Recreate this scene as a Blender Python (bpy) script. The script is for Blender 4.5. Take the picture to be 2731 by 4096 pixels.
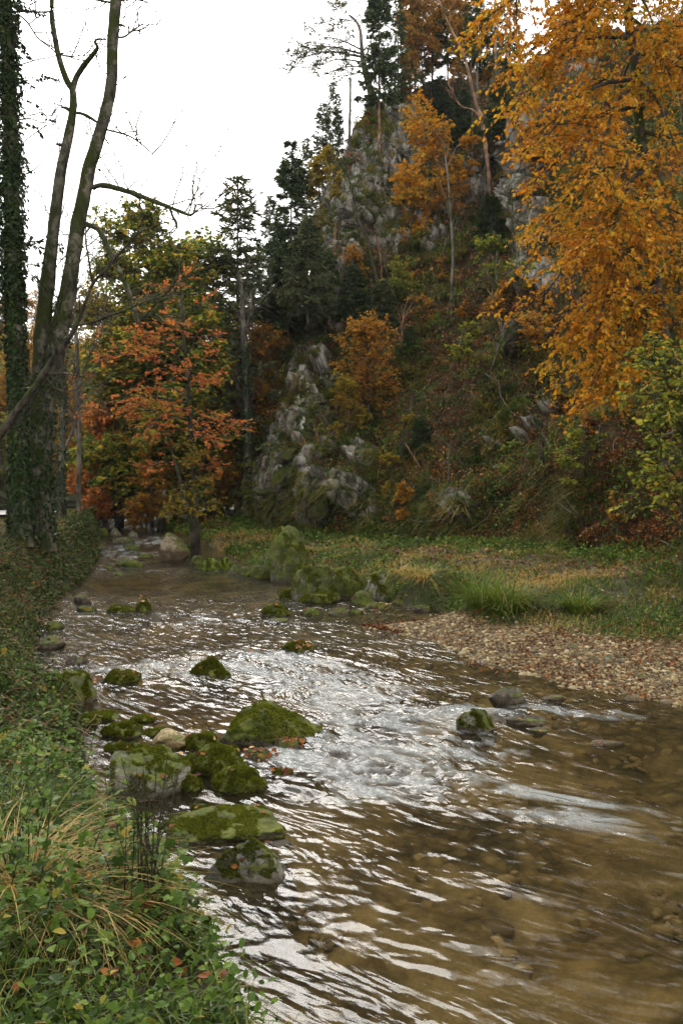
import bpy, bmesh, math
import numpy as np

for _o in list(bpy.data.objects):
    bpy.data.objects.remove(_o)
scene = bpy.context.scene
COL = scene.collection

# ------------------------------------------------------------------ camera, sky, sun, exposure
F = 826.5                      # focal length in picture pixels (682 x 1024 frame)
CX, HY, CZ = 341.0, 500.0, 2.6 # optical axis column, horizon row, camera height over the water
cam_data = bpy.data.cameras.new("camera")
cam = bpy.data.objects.new("camera", cam_data)
COL.objects.link(cam)
cam.location = (0.0, 0.0, CZ)
cam.rotation_euler = (math.radians(90), 0, 0)
cam_data.sensor_fit = 'VERTICAL'
cam_data.sensor_height = 22.3
cam_data.lens = 22.3 * F / 1024.0
cam_data.shift_y = -12.0 / 1024.0
cam_data.clip_start = 0.05
cam_data.clip_end = 3000.0
scene.camera = cam

SUN_EL, SUN_AZ = 42.0, -14.0    # degrees; azimuth from +Y towards +X
world = bpy.data.worlds.new("World")
scene.world = world
world.use_nodes = True
wt = world.node_tree
wt.nodes.clear()
w_out = wt.nodes.new('ShaderNodeOutputWorld')
w_bg = wt.nodes.new('ShaderNodeBackground')
w_sky = wt.nodes.new('ShaderNodeTexSky')
w_sky.sky_type = 'NISHITA'
w_sky.sun_disc = False
w_sky.sun_elevation = math.radians(SUN_EL)
w_sky.sun_rotation = math.radians(SUN_AZ)
w_sky.air_density = 1.0
w_sky.dust_density = 6.0
w_sky.ozone_density = 1.0
w_hs = wt.nodes.new('ShaderNodeHueSaturation')   # overcast: the cloud sheet takes the blue out
w_hs.inputs['Saturation'].default_value = 0.12
wt.links.new(w_sky.outputs[0], w_hs.inputs['Color'])
w_cl = wt.nodes.new('ShaderNodeMix'); w_cl.data_type = 'RGBA'; w_cl.blend_type = 'MIX'
w_cl.inputs[0].default_value = 0.68               # even cloud layer over the sky glow
w_cl.inputs[7].default_value = (13.2, 12.9, 12.3, 1.0)
wt.links.new(w_hs.outputs[0], w_cl.inputs[6])
wt.links.new(w_cl.outputs[2], w_bg.inputs['Color'])
w_bg.inputs['Strength'].default_value = 0.13
wt.links.new(w_bg.outputs[0], w_out.inputs['Surface'])

sun_data = bpy.data.lights.new("sun", 'SUN')
sun_data.energy = 1.0
sun_data.angle = math.radians(30)
sun_data.color = (1.0, 0.95, 0.87)
sun = bpy.data.objects.new("sun", sun_data)
COL.objects.link(sun)
from mathutils import Vector, Matrix
_sd = Vector((math.sin(math.radians(SUN_AZ)) * math.cos(math.radians(SUN_EL)),
              math.cos(math.radians(SUN_AZ)) * math.cos(math.radians(SUN_EL)),
              math.sin(math.radians(SUN_EL))))
sun.rotation_euler = (-_sd).to_track_quat('-Z', 'Y').to_euler()

scene.view_settings.view_transform = 'Standard'
scene.view_settings.look = 'None'
scene.view_settings.exposure = 0.72
scene.view_settings.gamma = 1.0
scene.view_settings.use_curve_mapping = False
scene.render.engine = 'CYCLES'
scene.cycles.max_bounces = 6
scene.cycles.diffuse_bounces = 3
scene.cycles.glossy_bounces = 2
scene.cycles.transmission_bounces = 4
scene.cycles.transparent_max_bounces = 6
scene.cycles.caustics_reflective = False
scene.cycles.caustics_refractive = False
scene.cycles.use_denoising = True
scene.cycles.denoising_prefilter = 'FAST'
scene.cycles.sample_clamp_direct = 5.0
scene.cycles.sample_clamp_indirect = 4.0

# ------------------------------------------------------------------ numeric helpers
def Pw(px, py, Y):
    """the point at depth Y seen at picture position px, py"""
    return np.array([(px - CX) / F * Y, Y, CZ - (py - HY) / F * Y])

def interp(x, xs, ys):
    return np.interp(x, xs, ys)

def sstep(a, b, x):
    t = np.clip((x - a) / (b - a), 0, 1)
    return t * t * (3 - 2 * t)

_rp = np.random.default_rng(11)
_perm = np.concatenate([_rp.permutation(512)] * 3)
_grad = _rp.normal(size=(512, 3)); _grad /= np.linalg.norm(_grad, axis=1)[:, None]

def perlin(p):
    p = np.asarray(p, float)
    i = np.floor(p).astype(int)
    f = p - i
    i = i & 511
    u = f * f * f * (f * (f * 6 - 15) + 10)
    out = 0
    for dx in (0, 1):
        wx = u[:, 0] if dx else 1 - u[:, 0]
        hx = _perm[i[:, 0] + dx]
        for dy in (0, 1):
            wy = u[:, 1] if dy else 1 - u[:, 1]
            hy = _perm[hx + i[:, 1] + dy]
            for dz in (0, 1):
                wz = u[:, 2] if dz else 1 - u[:, 2]
                g = _grad[_perm[hy + i[:, 2] + dz]]
                d = g[:, 0] * (f[:, 0] - dx) + g[:, 1] * (f[:, 1] - dy) + g[:, 2] * (f[:, 2] - dz)
                out = out + wx * wy * wz * d
    return out * 1.5

def fbm(p, octv=4, gain=0.5, lac=2.03):
    p = np.asarray(p, float); a, s, t = 1.0, 0, 0
    for k in range(octv):
        s = s + a * perlin(p + 17.3 * k); t += a
        p = p * lac; a *= gain
    return s / t * 1.4

def ridged(p, octv=4, gain=0.55, lac=2.1):
    p = np.asarray(p, float); a, s, t = 1.0, 0, 0
    for k in range(octv):
        s = s + a * (1 - 2 * np.abs(perlin(p + 9.1 * k))); t += a
        p = p * lac; a *= gain
    return s / t

def unit(v):
    return v / np.maximum(np.linalg.norm(v, axis=-1, keepdims=True), 1e-9)

def randunit(rng, n):
    return unit(rng.normal(size=(n, 3)))

# ------------------------------------------------------------------ mesh helpers
class MB:
    """collects shapes and links them as ONE mesh object"""
    def __init__(self):
        self.V = []; self.T = []; self.Q = []; self.rt = []; self.rq = []; self.n = 0
    def add(self, V, Fc, rnd=None):
        V = np.asarray(V, float).reshape(-1, 3); Fc = np.asarray(Fc, int)
        self.V.append(V)
        r = np.zeros(len(Fc)) if rnd is None else (np.full(len(Fc), rnd) if np.isscalar(rnd) else np.asarray(rnd))
        if Fc.shape[1] == 3:
            self.T.append(Fc + self.n); self.rt.append(r)
        else:
            self.Q.append(Fc + self.n); self.rq.append(r)
        self.n += len(V)
        return self
    def mesh(self, name, mat=None, smooth=False, vattr=None):
        V = np.concatenate(self.V) if self.V else np.zeros((0, 3))
        T = np.concatenate(self.T) if self.T else np.zeros((0, 3), int)
        Q = np.concatenate(self.Q) if self.Q else np.zeros((0, 4), int)
        me = bpy.data.meshes.new(name)
        me.vertices.add(len(V))
        me.vertices.foreach_set('co', V.astype(np.float32).ravel())
        me.loops.add(T.size + Q.size)
        me.loops.foreach_set('vertex_index', np.concatenate([T.ravel(), Q.ravel()]).astype(np.int32))
        me.polygons.add(len(T) + len(Q))
        st = np.concatenate([np.arange(len(T)) * 3, T.size + np.arange(len(Q)) * 4])
        me.polygons.foreach_set('loop_start', st.astype(np.int32))
        me.polygons.foreach_set('use_smooth', np.full(len(T) + len(Q), smooth))
        r = np.concatenate((self.rt or [np.zeros(0)]) + (self.rq or [np.zeros(0)]))
        at = me.attributes.new('rnd', 'FLOAT', 'FACE')
        at.data.foreach_set('value', r.astype(np.float32))
        if vattr:
            for k, a in vattr.items():
                a = np.asarray(a, np.float32)
                if a.ndim == 1:
                    me.attributes.new(k, 'FLOAT', 'POINT').data.foreach_set('value', a)
                else:
                    me.attributes.new(k, 'FLOAT_VECTOR', 'POINT').data.foreach_set('vector', a.ravel())
        me.update(calc_edges=True)
        if mat is not None:
            me.materials.append(mat)
        return me
    def build(self, name, mat=None, parent=None, smooth=False, vattr=None, loc=None):
        o = bpy.data.objects.new(name, self.mesh(name, mat, smooth, vattr))
        COL.objects.link(o)
        if parent is not None: o.parent = parent
        if loc is not None: o.location = loc
        return o

def tag(o, label=None, cat=None, group=None, kind=None):
    if label: o['label'] = label
    if cat: o['category'] = cat
    if group: o['group'] = group
    if kind: o['kind'] = kind
    return o

def empty(name, loc, label, cat, group=None, rz=0.0):
    o = bpy.data.objects.new(name, None); COL.objects.link(o)
    o.location = [float(v) for v in loc]; o.rotation_euler = (0, 0, rz)
    o.empty_display_size = 0.2
    return tag(o, label, cat, group)

def copy_tree(o, parent=None):
    """a thing with copies of its parts and their sub-parts"""
    c = o.copy(); COL.objects.link(c)
    if parent is not None: c.parent = parent
    for ch in o.children:
        copy_tree(ch, c)
    return c

def grid_faces(n, m):
    i = np.arange(n - 1)[:, None] * m + np.arange(m - 1)[None]
    return np.stack([i, i + 1, i + m + 1, i + m], -1).reshape(-1, 4)

def grid_obj(name, P, mat, vattr=None, flip=False, smooth=True):
    n, m = P.shape[:2]
    Fc = grid_faces(n, m)
    if flip: Fc = Fc[:, ::-1]
    return MB().add(P.reshape(-1, 3), Fc).build(name, mat, None, smooth, vattr)

def tubes(mb, P, Rr, m=6, rnd=0.0):
    """tubes along many paths at once: P (N,K,3), Rr (N,K)"""
    P = np.asarray(P, float); Rr = np.asarray(Rr, float)
    if P.ndim == 2: P = P[None]; Rr = Rr[None]
    N, K, _ = P.shape
    T = np.gradient(P, axis=1); T = unit(T)
    ref = np.where(np.abs(T[:, :1, 2:3]) > 0.9, np.array([1.0, 0, 0]), np.array([0, 0, 1.0]))
    S = unit(np.cross(T, np.broadcast_to(ref, T.shape)))
    U = np.cross(S, T)
    a = np.arange(m) * 2 * np.pi / m
    ring = P[:, :, None] + Rr[:, :, None, None] * (np.cos(a)[:, None] * S[:, :, None] + np.sin(a)[:, None] * U[:, :, None])
    k = np.arange(K - 1)[:, None] * m; j = np.arange(m)[None]; j2 = (j + 1) % m
    q = np.stack([k + j, k + j2, k + m + j2, k + m + j], -1).reshape(-1, 4)
    Fc = (q[None] + (np.arange(N) * K * m)[:, None, None]).reshape(-1, 4)
    mb.add(ring.reshape(-1, 3), Fc, rnd)

LEAF2 = (np.array([[0, 0, 0], [.33, .45, .10], [0, 1, 0.0], [-.33, .45, .10]]), np.array([[0, 1, 2], [0, 2, 3]]))
LEAF6 = (np.array([[0, 0, 0], [.26, .22, .05], [.34, .5, .08], [.2, .8, .03], [0, 1, -.10], [-.2, .8, .03], [-.34, .5, .08], [-.26, .22, .05], [0, .5, .0]]),
         np.array([[0, 1, 2], [0, 2, 8], [8, 2, 3], [8, 3, 4], [8, 4, 5], [8, 5, 6], [0, 8, 6], [0, 6, 7]]))
def _tri():
    V, Fc = [], []
    for k, (a, sc) in enumerate(((0.0, .62), (1.05, .55), (-1.05, .55))):
        c, s_ = math.cos(a), math.sin(a); v = LEAF6[0] * sc * np.array([1.25, 1, 1])
        v = np.stack([v[:, 0] * c + v[:, 1] * s_, -v[:, 0] * s_ + v[:, 1] * c + .36, v[:, 2]], -1)
        Fc.append(LEAF6[1] + 9 * k); V.append(v)
    V.append(np.array([[-.012, 0, -.03], [.012, 0, -.03], [0, .4, 0]])); Fc.append(np.array([[27, 28, 29]]))
    return np.concatenate(V), np.concatenate(Fc)
LEAF3 = _tri()
NEEDLE = (np.array([[-.07, 0, 0], [.07, 0, 0], [.05, 1, -.05], [-.05, 1, -.05]]), np.array([[0, 1, 2], [0, 2, 3]]))

def leaves(mb, tmpl, pos, d, nrm, size, rnd):
    tv, tf = tmpl
    d = unit(d); s = unit(np.cross(d, nrm)); n = np.cross(s, d)
    size = np.broadcast_to(size, (len(pos),))
    V = pos[:, None] + size[:, None, None] * (tv[None, :, 0:1] * s[:, None] + tv[None, :, 1:2] * d[:, None] + tv[None, :, 2:3] * n[:, None])
    Fc = (tf[None] + (np.arange(len(pos)) * len(tv))[:, None, None]).reshape(-1, tf.shape[1])
    mb.add(V.reshape(-1, 3), Fc, np.repeat(rnd, len(tf)))

def blades(mb, pos, d, L, w, bend, rnd, K=4):
    """grass blades: flat tapering strips that arch over; d is the lean direction (N,3)"""
    N = len(pos)
    t = np.linspace(0, 1, K)
    hd = d.copy(); hd[:, 2] = 0; hd = unit(hd + 1e-6)
    C = pos[:, None] + L[:, None, None] * (t[None, :, None] * unit(d)[:, None]) \
        + (L * bend)[:, None, None] * (t ** 2)[None, :, None] * (hd * 0.6 - np.array([0, 0, 0.75]))[:, None]
    side = np.stack([-hd[:, 1], hd[:, 0], np.zeros(N)], -1)
    ww = w[:, None] * (1 - t[None] ** 1.5 * 0.9)
    V = np.stack([C - side[:, None] * ww[..., None], C + side[:, None] * ww[..., None]], 2)  # N,K,2,3
    k = np.arange(K - 1) * 2
    q = np.stack([k, k + 1, k + 3, k + 2], -1)
    Fc = (q[None] + (np.arange(N) * K * 2)[:, None, None]).reshape(-1, 4)
    mb.add(V.reshape(-1, 3), Fc, np.repeat(rnd, K - 1))

# ------------------------------------------------------------------ materials
def new_mat(name):
    m = bpy.data.materials.new(name); m.use_nodes = True
    m.node_tree.nodes.clear()
    return m

class NT:
    def __init__(self, m):
        self.t = m.node_tree
    def __call__(self, typ, ins=None, **props):
        n = self.t.nodes.new(typ)
        for k, v in props.items(): setattr(n, k, v)
        for k, v in (ins or {}).items():
            if isinstance(v, bpy.types.NodeSocket): self.t.links.new(v, n.inputs[k])
            else: n.inputs[k].default_value = v
        return n
    def noise(self, scale, detail=4, vec=None, rough=0.55, dist=0.0):
        n = self('ShaderNodeTexNoise', {'Scale': scale, 'Detail': detail, 'Roughness': rough, 'Distortion': dist})
        if vec is not None: self.t.links.new(vec, n.inputs['Vector'])
        return n.outputs['Fac']
    def ramp(self, fac, stops, interp='LINEAR'):
        n = self('ShaderNodeValToRGB', {'Fac': fac})
        cr = n.color_ramp; cr.interpolation = interp
        while len(cr.elements) > 1: cr.elements.remove(cr.elements[-1])
        for i, (p, c) in enumerate(stops):
            e = cr.elements[0] if i == 0 else cr.elements.new(p)
            e.position = p
            e.color = (c, c, c, 1) if np.isscalar(c) else tuple(c) + (1,)
        return n.outputs['Color']
    def mix(self, fac, a, b, mode='MIX'):
        n = self('ShaderNodeMix', data_type='RGBA', blend_type=mode)
        for sock, v in ((n.inputs[0], fac), (n.inputs[6], a), (n.inputs[7], b)):
            if isinstance(v, bpy.types.NodeSocket): self.t.links.new(v, sock)
            elif np.isscalar(v): sock.default_value = v
            else: sock.default_value = tuple(v) + (1,) if len(v) == 3 else v
        return n.outputs[2]
    def math(self, op, a, b=0.0, c=0.0, clamp=False):
        n = self('ShaderNodeMath', operation=op, use_clamp=clamp)
        for i, v in enumerate((a, b, c)):
            if isinstance(v, bpy.types.NodeSocket): self.t.links.new(v, n.inputs[i])
            else: n.inputs[i].default_value = v
        return n.outputs[0]
    def attr(self, name, out='Fac'):
        return self('ShaderNodeAttribute', attribute_name=name).outputs[out]
    def bump(self, h, strength, dist, normal=None):
        n = self('ShaderNodeBump', {'Height': h, 'Strength': strength, 'Distance': dist})
        if normal is not None: self.t.links.new(normal, n.inputs['Normal'])
        return n.outputs['Normal']
    def out(self, shader):
        o = self('ShaderNodeOutputMaterial'); self.t.links.new(shader, o.inputs['Surface'])
    def principled(self, color, rough=0.8, spec=0.3, normal=None, **k):
        ins = {'Base Color': color if isinstance(color, bpy.types.NodeSocket) else tuple(color) + (1,), 'Roughness': rough, 'Specular IOR Level': spec}
        ins.update(k)
        if normal is not None: ins['Normal'] = normal
        return self('ShaderNodeBsdfPrincipled', ins).outputs[0]
    def pos(self):
        return self('ShaderNodeNewGeometry').outputs['Position']
    def objco(self):
        return self('ShaderNodeTexCoord').outputs['Object']

def leaf_mat(name, stops, trans=0.45, clump=1.2, clump_amt=0.35, rough=0.45, gloss=0.12, bright=1.0):
    m = new_mat(name); n = NT(m)
    rnd = n.attr('rnd')
    nz = n.noise(clump, 3, n.objco())
    nz = n.math('MULTIPLY_ADD', nz, 2.0, -1.0)
    f = n.math('MULTIPLY_ADD', nz, clump_amt, rnd, clamp=True)
    stops = [(p, tuple(v * bright for v in c)) for p, c in stops]
    col = n.ramp(f, stops)
    d = n('ShaderNodeBsdfDiffuse', {'Color': col}).outputs[0]
    tcol = n.mix(0.35, col, (0.6, 0.45, 0.05), 'MULTIPLY') if False else col
    tr = n('ShaderNodeBsdfTranslucent', {'Color': tcol}).outputs[0]
    a = n('ShaderNodeMixShader', {0: trans, 1: d, 2: tr}).outputs[0]
    fr = n('ShaderNodeLayerWeight', {'Blend': 0.25}).outputs['Fresnel']
    g = n('ShaderNodeBsdfGlossy', {'Color': (1, 1, 1, 1), 'Roughness': rough}).outputs[0]
    fac = n.math('MULTIPLY', n.math('MINIMUM', fr, 0.35), gloss * 1.2)
    n.out(n('ShaderNodeMixShader', {0: fac, 1: a, 2: g}).outputs[0])
    return m

def bark_mat(name, dark, light, moss=(0.045, 0.065, 0.012), moss_amt=0.5, scale=6.0, zlow=None):
    m = new_mat(name); n = NT(m)
    p = n.objco()
    mp = n('ShaderNodeMapping', {'Vector': p, 'Scale': (1, 1, 0.35)}).outputs[0]
    v = n.noise(scale, 5, mp, 0.65)
    c = n.ramp(v, [(0.35, dark), (0.62, light)])
    pat = n.ramp(n.noise(scale * 0.35, 3, p, 0.6), [(0.47, 0.0), (0.58, 0.75)])
    c = n.mix(pat, c, tuple(min(1, x * 1.9) for x in light))
    nz = n('ShaderNodeSeparateXYZ', {0: n('ShaderNodeNewGeometry').outputs['Normal']})
    ms = n.noise(scale * 0.22, 4, p, 0.6)
    ms = n.math('MULTIPLY_ADD', nz.outputs['X'], -0.10, ms)
    ms = n.math('ADD', ms, moss_amt - 0.5)
    ms = n.ramp(ms, [(0.47, 0.0), (0.56, 1.0)])
    mc = n.mix(n.noise(scale * 6, 2, p), tuple(x * 0.5 for x in moss), moss)
    c = n.mix(ms, c, mc)
    h = n.math('MULTIPLY_ADD', ms, 0.5, v)
    n.out(n.principled(c, 0.9, 0.15, n.bump(h, 1.0, 0.07)))
    return m

def rock_mat(name, base=(0.16, 0.15, 0.125), pale=(0.34, 0.32, 0.27), moss=(0.042, 0.052, 0.008), moss2=(0.105, 0.116, 0.020),
             amt=0.5, wet=0.16, scale=1.0):
    """amt 0 bare .. 1 wholly under moss; below `wet` metres the stone is wet and dark"""
    m = new_mat(name); n = NT(m)
    p = n.objco()
    g = n('ShaderNodeNewGeometry')
    nz = n('ShaderNodeSeparateXYZ', {0: g.outputs['Normal']}).outputs['Z']
    z = n('ShaderNodeSeparateXYZ', {0: p}).outputs['Z']
    a = n.noise(5 * scale, 6, p, 0.65, 0.6)
    c = n.ramp(a, [(0.3, tuple(x * 0.45 for x in base)), (0.48, base), (0.68, pale)])
    crack = n('ShaderNodeTexVoronoi', {'Scale': 5.5 * scale, 'Vector': n.mix(0.12, p, n('ShaderNodeTexNoise', {'Scale': 4 * scale, 'Vector': p}).outputs['Color'])}, feature='DISTANCE_TO_EDGE').outputs['Distance']
    ck = n.ramp(crack, [(0.0, 0.35), (0.035, 1.0)])
    c = n.mix(1.0, c, ck, 'MULTIPLY')
    if wet > 0:
        wz = n.math('MULTIPLY_ADD', n.noise(6, 3, p), 0.12, n.math('SUBTRACT', z, 0.06))
        wd = n.ramp(n.math('DIVIDE', wz, max(wet, 0.01)), [(0.2, (0.30, 0.26, 0.20)), (0.95, (1.0, 1.0, 1.0))])
        c = n.mix(1.0, c, wd, 'MULTIPLY')
    mo = n.math('MULTIPLY_ADD', n.noise(2.6 * scale, 4, p, 0.6), 1.1, n.math('MULTIPLY', nz, 0.33))
    mo = n.math('ADD', mo, amt - 1.02)
    if wet > 0:
        mo = n.math('ADD', mo, n.math('MULTIPLY', n.math('MINIMUM', n.math('SUBTRACT', z, wet * 0.55), 0.0), 5.0))
    mo = n.math('MULTIPLY_ADD', n.noise(22, 3, p, .7), 0.16, n.math('SUBTRACT', mo, 0.08))
    mm = n.ramp(mo, [(0.0, 0.0), (0.09, .75), (0.22, 1.0)])
    mcol = n.ramp(n.math('MULTIPLY_ADD', n.noise(3.2, 3, p, 0.6), 0.55, n.math('MULTIPLY', n.noise(16, 4, p, 0.75), 0.5)), [(0.36, tuple(x * 0.28 for x in moss)), (0.5, moss), (0.66, moss2)])
    c = n.mix(mm, c, mcol)
    fine = n.noise(60, 3, p, 0.7)
    h = n.math('MULTIPLY_ADD', mm, 0.8, n.math('MULTIPLY_ADD', fine, 0.25, a))
    rough = n.math('MULTIPLY_ADD', mm, 0.25, 0.65)
    n.out(n.principled(c, rough, 0.25, n.bump(h, 0.9, 0.05)))
    return m

# ------------------------------------------------------------------ the air: thin autumn haze, a closed box round everything but the sky
def add_haze(density):
    mb = MB(); x0, x1, y0, y1, z0, z1 = -300, 160, -40, 360, -3.5, 95
    V = [(x, y, z) for x in (x0, x1) for y in (y0, y1) for z in (z0, z1)]
    mb.add(V, [[0, 1, 3, 2], [4, 6, 7, 5], [0, 4, 5, 1], [2, 3, 7, 6], [0, 2, 6, 4], [1, 5, 7, 3]])
    m = new_mat('haze'); n = NT(m)
    pv = n('ShaderNodeVolumePrincipled', {'Color': (.86, .90, .95, 1), 'Density': density, 'Anisotropy': .3})
    o = n('ShaderNodeOutputMaterial'); m.node_tree.links.new(pv.outputs[0], o.inputs['Volume'])
    tag(mb.build('haze', m), kind='stuff')

# ------------------------------------------------------------------ the lie of the land
def zw(Y):
    return interp(Y, [8, 10, 13, 26, 32, 45, 60], [0.0, 0.08, 0.22, 0.35, 0.60, 1.15, 1.9])

def water_Y(py):
    Y = 15.0
    for _ in range(60):
        Y = 0.5 * Y + 0.5 * F * (CZ - zw(Y)) / (py - HY)
    return float(Y)

_L = [(100, 527), (98, 540), (95, 562), (80, 580), (56, 600), (38, 620), (28, 650), (26, 672), (45, 690), (66, 702), (72, 720),
      (75, 760), (86, 800), (100, 826), (110, 860), (134, 890), (164, 915), (186, 940), (194, 965), (198, 1024)]
_R = [(155, 527), (200, 540), (222, 552), (250, 566), (285, 577), (330, 590), (385, 603), (445, 613), (438, 620), (362, 627), (432, 641),
      (475, 660), (575, 687), (682, 706)]
_ly = np.array([water_Y(b) for a, b in _L]); _lx = np.array([(a - CX) / F * y for (a, b), y in zip(_L, _ly)])
_ry = np.array([water_Y(b) for a, b in _R]); _rx = np.array([(a - CX) / F * y for (a, b), y in zip(_R, _ry)])
_ly = np.concatenate([[60], _ly, [3.2, 2, 0, -6]]); _lx = np.concatenate([[_lx[0] - 5], _lx, [-0.25, 0.35, 1.3, 3.0]])
_ry = np.concatenate([[60], _ry, [9, 6, 3, 0, -6]]); _rx = np.concatenate([[_rx[0] - 5], _rx, [6.2, 8.2, 10.5, 12, 15]])
def xl(Y): return interp(Y, _ly[::-1], _lx[::-1])
def xr(Y): return interp(Y, _ry[::-1], _rx[::-1])

HILLBASE = [(250, 519, 45), (257, 520, 43), (300, 532, 38.5), (350, 541, 34), (450, 547, 28.5), (560, 550, 23), (682, 556, 17.5), (800, 562, 14), (900, 565, 12.5)]
_hb = np.array([Pw(*h) for h in HILLBASE])
_hby = np.concatenate([[60], _hb[:, 1], [10, 5, -6]]); _hbx = np.concatenate([[-8], _hb[:, 0], [11.5, 15, 20]])
def xb(Y): return interp(Y, _hby[::-1], _hbx[::-1])

_RC = [Pw(a, b, y) for a, b, y in [
    (190, 533, 36), (215, 534, 34), (250, 540, 31.5), (250, 552, 27), (300, 556, 25), (330, 562, 22.5), (380, 572, 20), (400, 585, 18.5),
    (440, 580, 18.5), (440, 590, 17.3), (462, 610, 16), (520, 575, 18.3), (520, 590, 16.5), (520, 610, 15), (520, 628, 14),
    (600, 570, 17.9), (600, 600, 15.2), (600, 634, 13.5), (682, 575, 16.2), (682, 600, 14.7), (682, 640, 13), (800, 575, 15), (800, 640, 12),
    (500, 640, 13.2), (560, 660, 12), (640, 670, 11.6), (430, 634, 14.4), (720, 690, 10.9)]]
_RC += [p for p in _hb]
_RC += [np.array([x, y, zw(y) + 0.0]) for x, y in zip(_rx[1:-4], _ry[1:-4])]
_RC += [np.array(v, float) for v in [(9, 8, .35), (12, 8, 1.0), (9, 5.5, .0), (11, 4, .3), (14, 4, 1.2), (11, 2.5, .05), (13, 0, .4), (17, 0, 1.5), (-4.6, 46, 1.8), (-5.2, 51, 2.1), (-5.6, 46, 1.75)]]
_RC = np.array(_RC)
_A = np.linalg.norm(_RC[:, None, :2] - _RC[None, :, :2], axis=-1) + np.eye(len(_RC)) * 0.15
_Aug = np.block([[-_A, np.ones((len(_RC), 1))], [np.ones((1, len(_RC))), np.zeros((1, 1))]])
_wr = np.linalg.solve(_Aug, np.concatenate([_RC[:, 2], [0]]))
def z_right(X, Y):
    sh = np.shape(X); X = np.ravel(X); Y = np.ravel(Y)
    out = np.empty(len(X))
    for i in range(0, len(X), 20000):
        d = np.hypot(X[i:i + 20000, None] - _RC[None, :, 0], Y[i:i + 20000, None] - _RC[None, :, 1])
        out[i:i + 20000] = -d @ _wr[:-1] + _wr[-1]
    p = np.stack([X, Y, np.zeros_like(X)], -1)
    em = X - xr(Y); e = np.clip(em, 0, 1.5) / 1.5
    rough = sstep(14, 19, Y) * 0.16 + 0.03
    out = out + e * (fbm(p * 0.9, 3) * rough + fbm(p * 3.1 + 5, 3) * rough * 0.35)
    out = np.maximum(out, zw(Y) - 0.02 + 0.06 * e)
    out = zw(Y) + (out - zw(Y)) * np.sqrt(sstep(0, interp(Y, [12, 16, 20], [1.2, .9, .55]), em))
    return out.reshape(sh)

def z_left(X, Y):
    d = xl(Y) - X
    H = interp(Y, [1, 4, 6, 8, 10.5, 15, 23, 32, 40, 48], [1.0, .95, .85, .75, .95, 1.3, 1.6, 1.72, 1.9, 2.3])
    w = interp(Y, [1, 4, 5, 7, 9, 12, 16, 20, 26, 32, 48], [.4, .4, .7, 1.7, 2.0, 1.7, 1.5, 1.6, 1.3, .5, .5])
    base = zw(Y)
    s = np.clip(d / w, 0, 1)
    z = base + (H - base) * (0.35 * np.sqrt(s) + 0.65 * s * s * (3 - 2 * s))
    z = z + (1.92 - H) * sstep(2, 5, d) * sstep(9, 16, Y)
    sh = np.shape(z)
    p = np.stack([np.ravel(X), np.ravel(Y), np.zeros(np.size(X))], -1)
    nz = (fbm(p * 1.3, 4) * 0.17).reshape(sh) + (fbm(p * 5.0, 3) * 0.04).reshape(sh) + (fbm(p * 0.45 + 9, 3) * 0.22).reshape(sh) * sstep(9, 14, Y) * sstep(27, 19, Y)
    flat = 1 - 0.9 * sstep(11.3, 12.3, -np.asarray(X)) * sstep(24, 28, Y)
    z = z + nz * np.clip(d / 0.6, 0, 1) * flat
    z = z + 0.5 * np.minimum(np.clip(-19.5 - np.asarray(X), 0, 200), 8) * sstep(10, 25, Y)
    return z

def ground_z(x, y):
    x = float(x); y = float(y)
    if x < xl(y): return float(z_left(np.array([x]), np.array([y]))[0])
    if x > xr(y): return float(z_right(np.array([x]), np.array([y]))[0])
    return float(zw(y)) - 0.2

def geo(a, b, n): return a * (b / a) ** np.linspace(0, 1, n)

# ---- materials of the ground
def soil_material(name, cols, moss, moss_amt=0.5, sc=1.0):
    m = new_mat(name); n = NT(m); p = n.pos()
    c = n.ramp(n.noise(3.5 * sc, 6, p, 0.7), [(0.3, cols[0]), (0.5, cols[1]), (0.7, cols[2])])
    mo = n.ramp(n.math('ADD', n.noise(1.1 * sc, 4, p, 0.65), moss_amt - 0.5), [(0.46, 0.0), (0.6, 1.0)])
    mc = n.ramp(n.noise(20 * sc, 3, p), [(0.3, tuple(x * .5 for x in moss)), (0.7, moss)])
    c = n.mix(mo, c, mc)
    n.out(n.principled(c, 0.95, 0.1, n.bump(n.noise(25 * sc, 5, p, 0.75), 0.9, 0.05)))
    return m

M_bank = soil_material('bank_soil', ((.012, .010, .006), (.03, .022, .012), (.06, .042, .022)), (.035, .05, .012), 0.55)
M_meadow = soil_material('meadow_soil', ((.04, .03, .015), (.09, .065, .032), (.16, .12, .065)), (.05, .075, .016), 0.52)
M_hill = None

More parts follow.
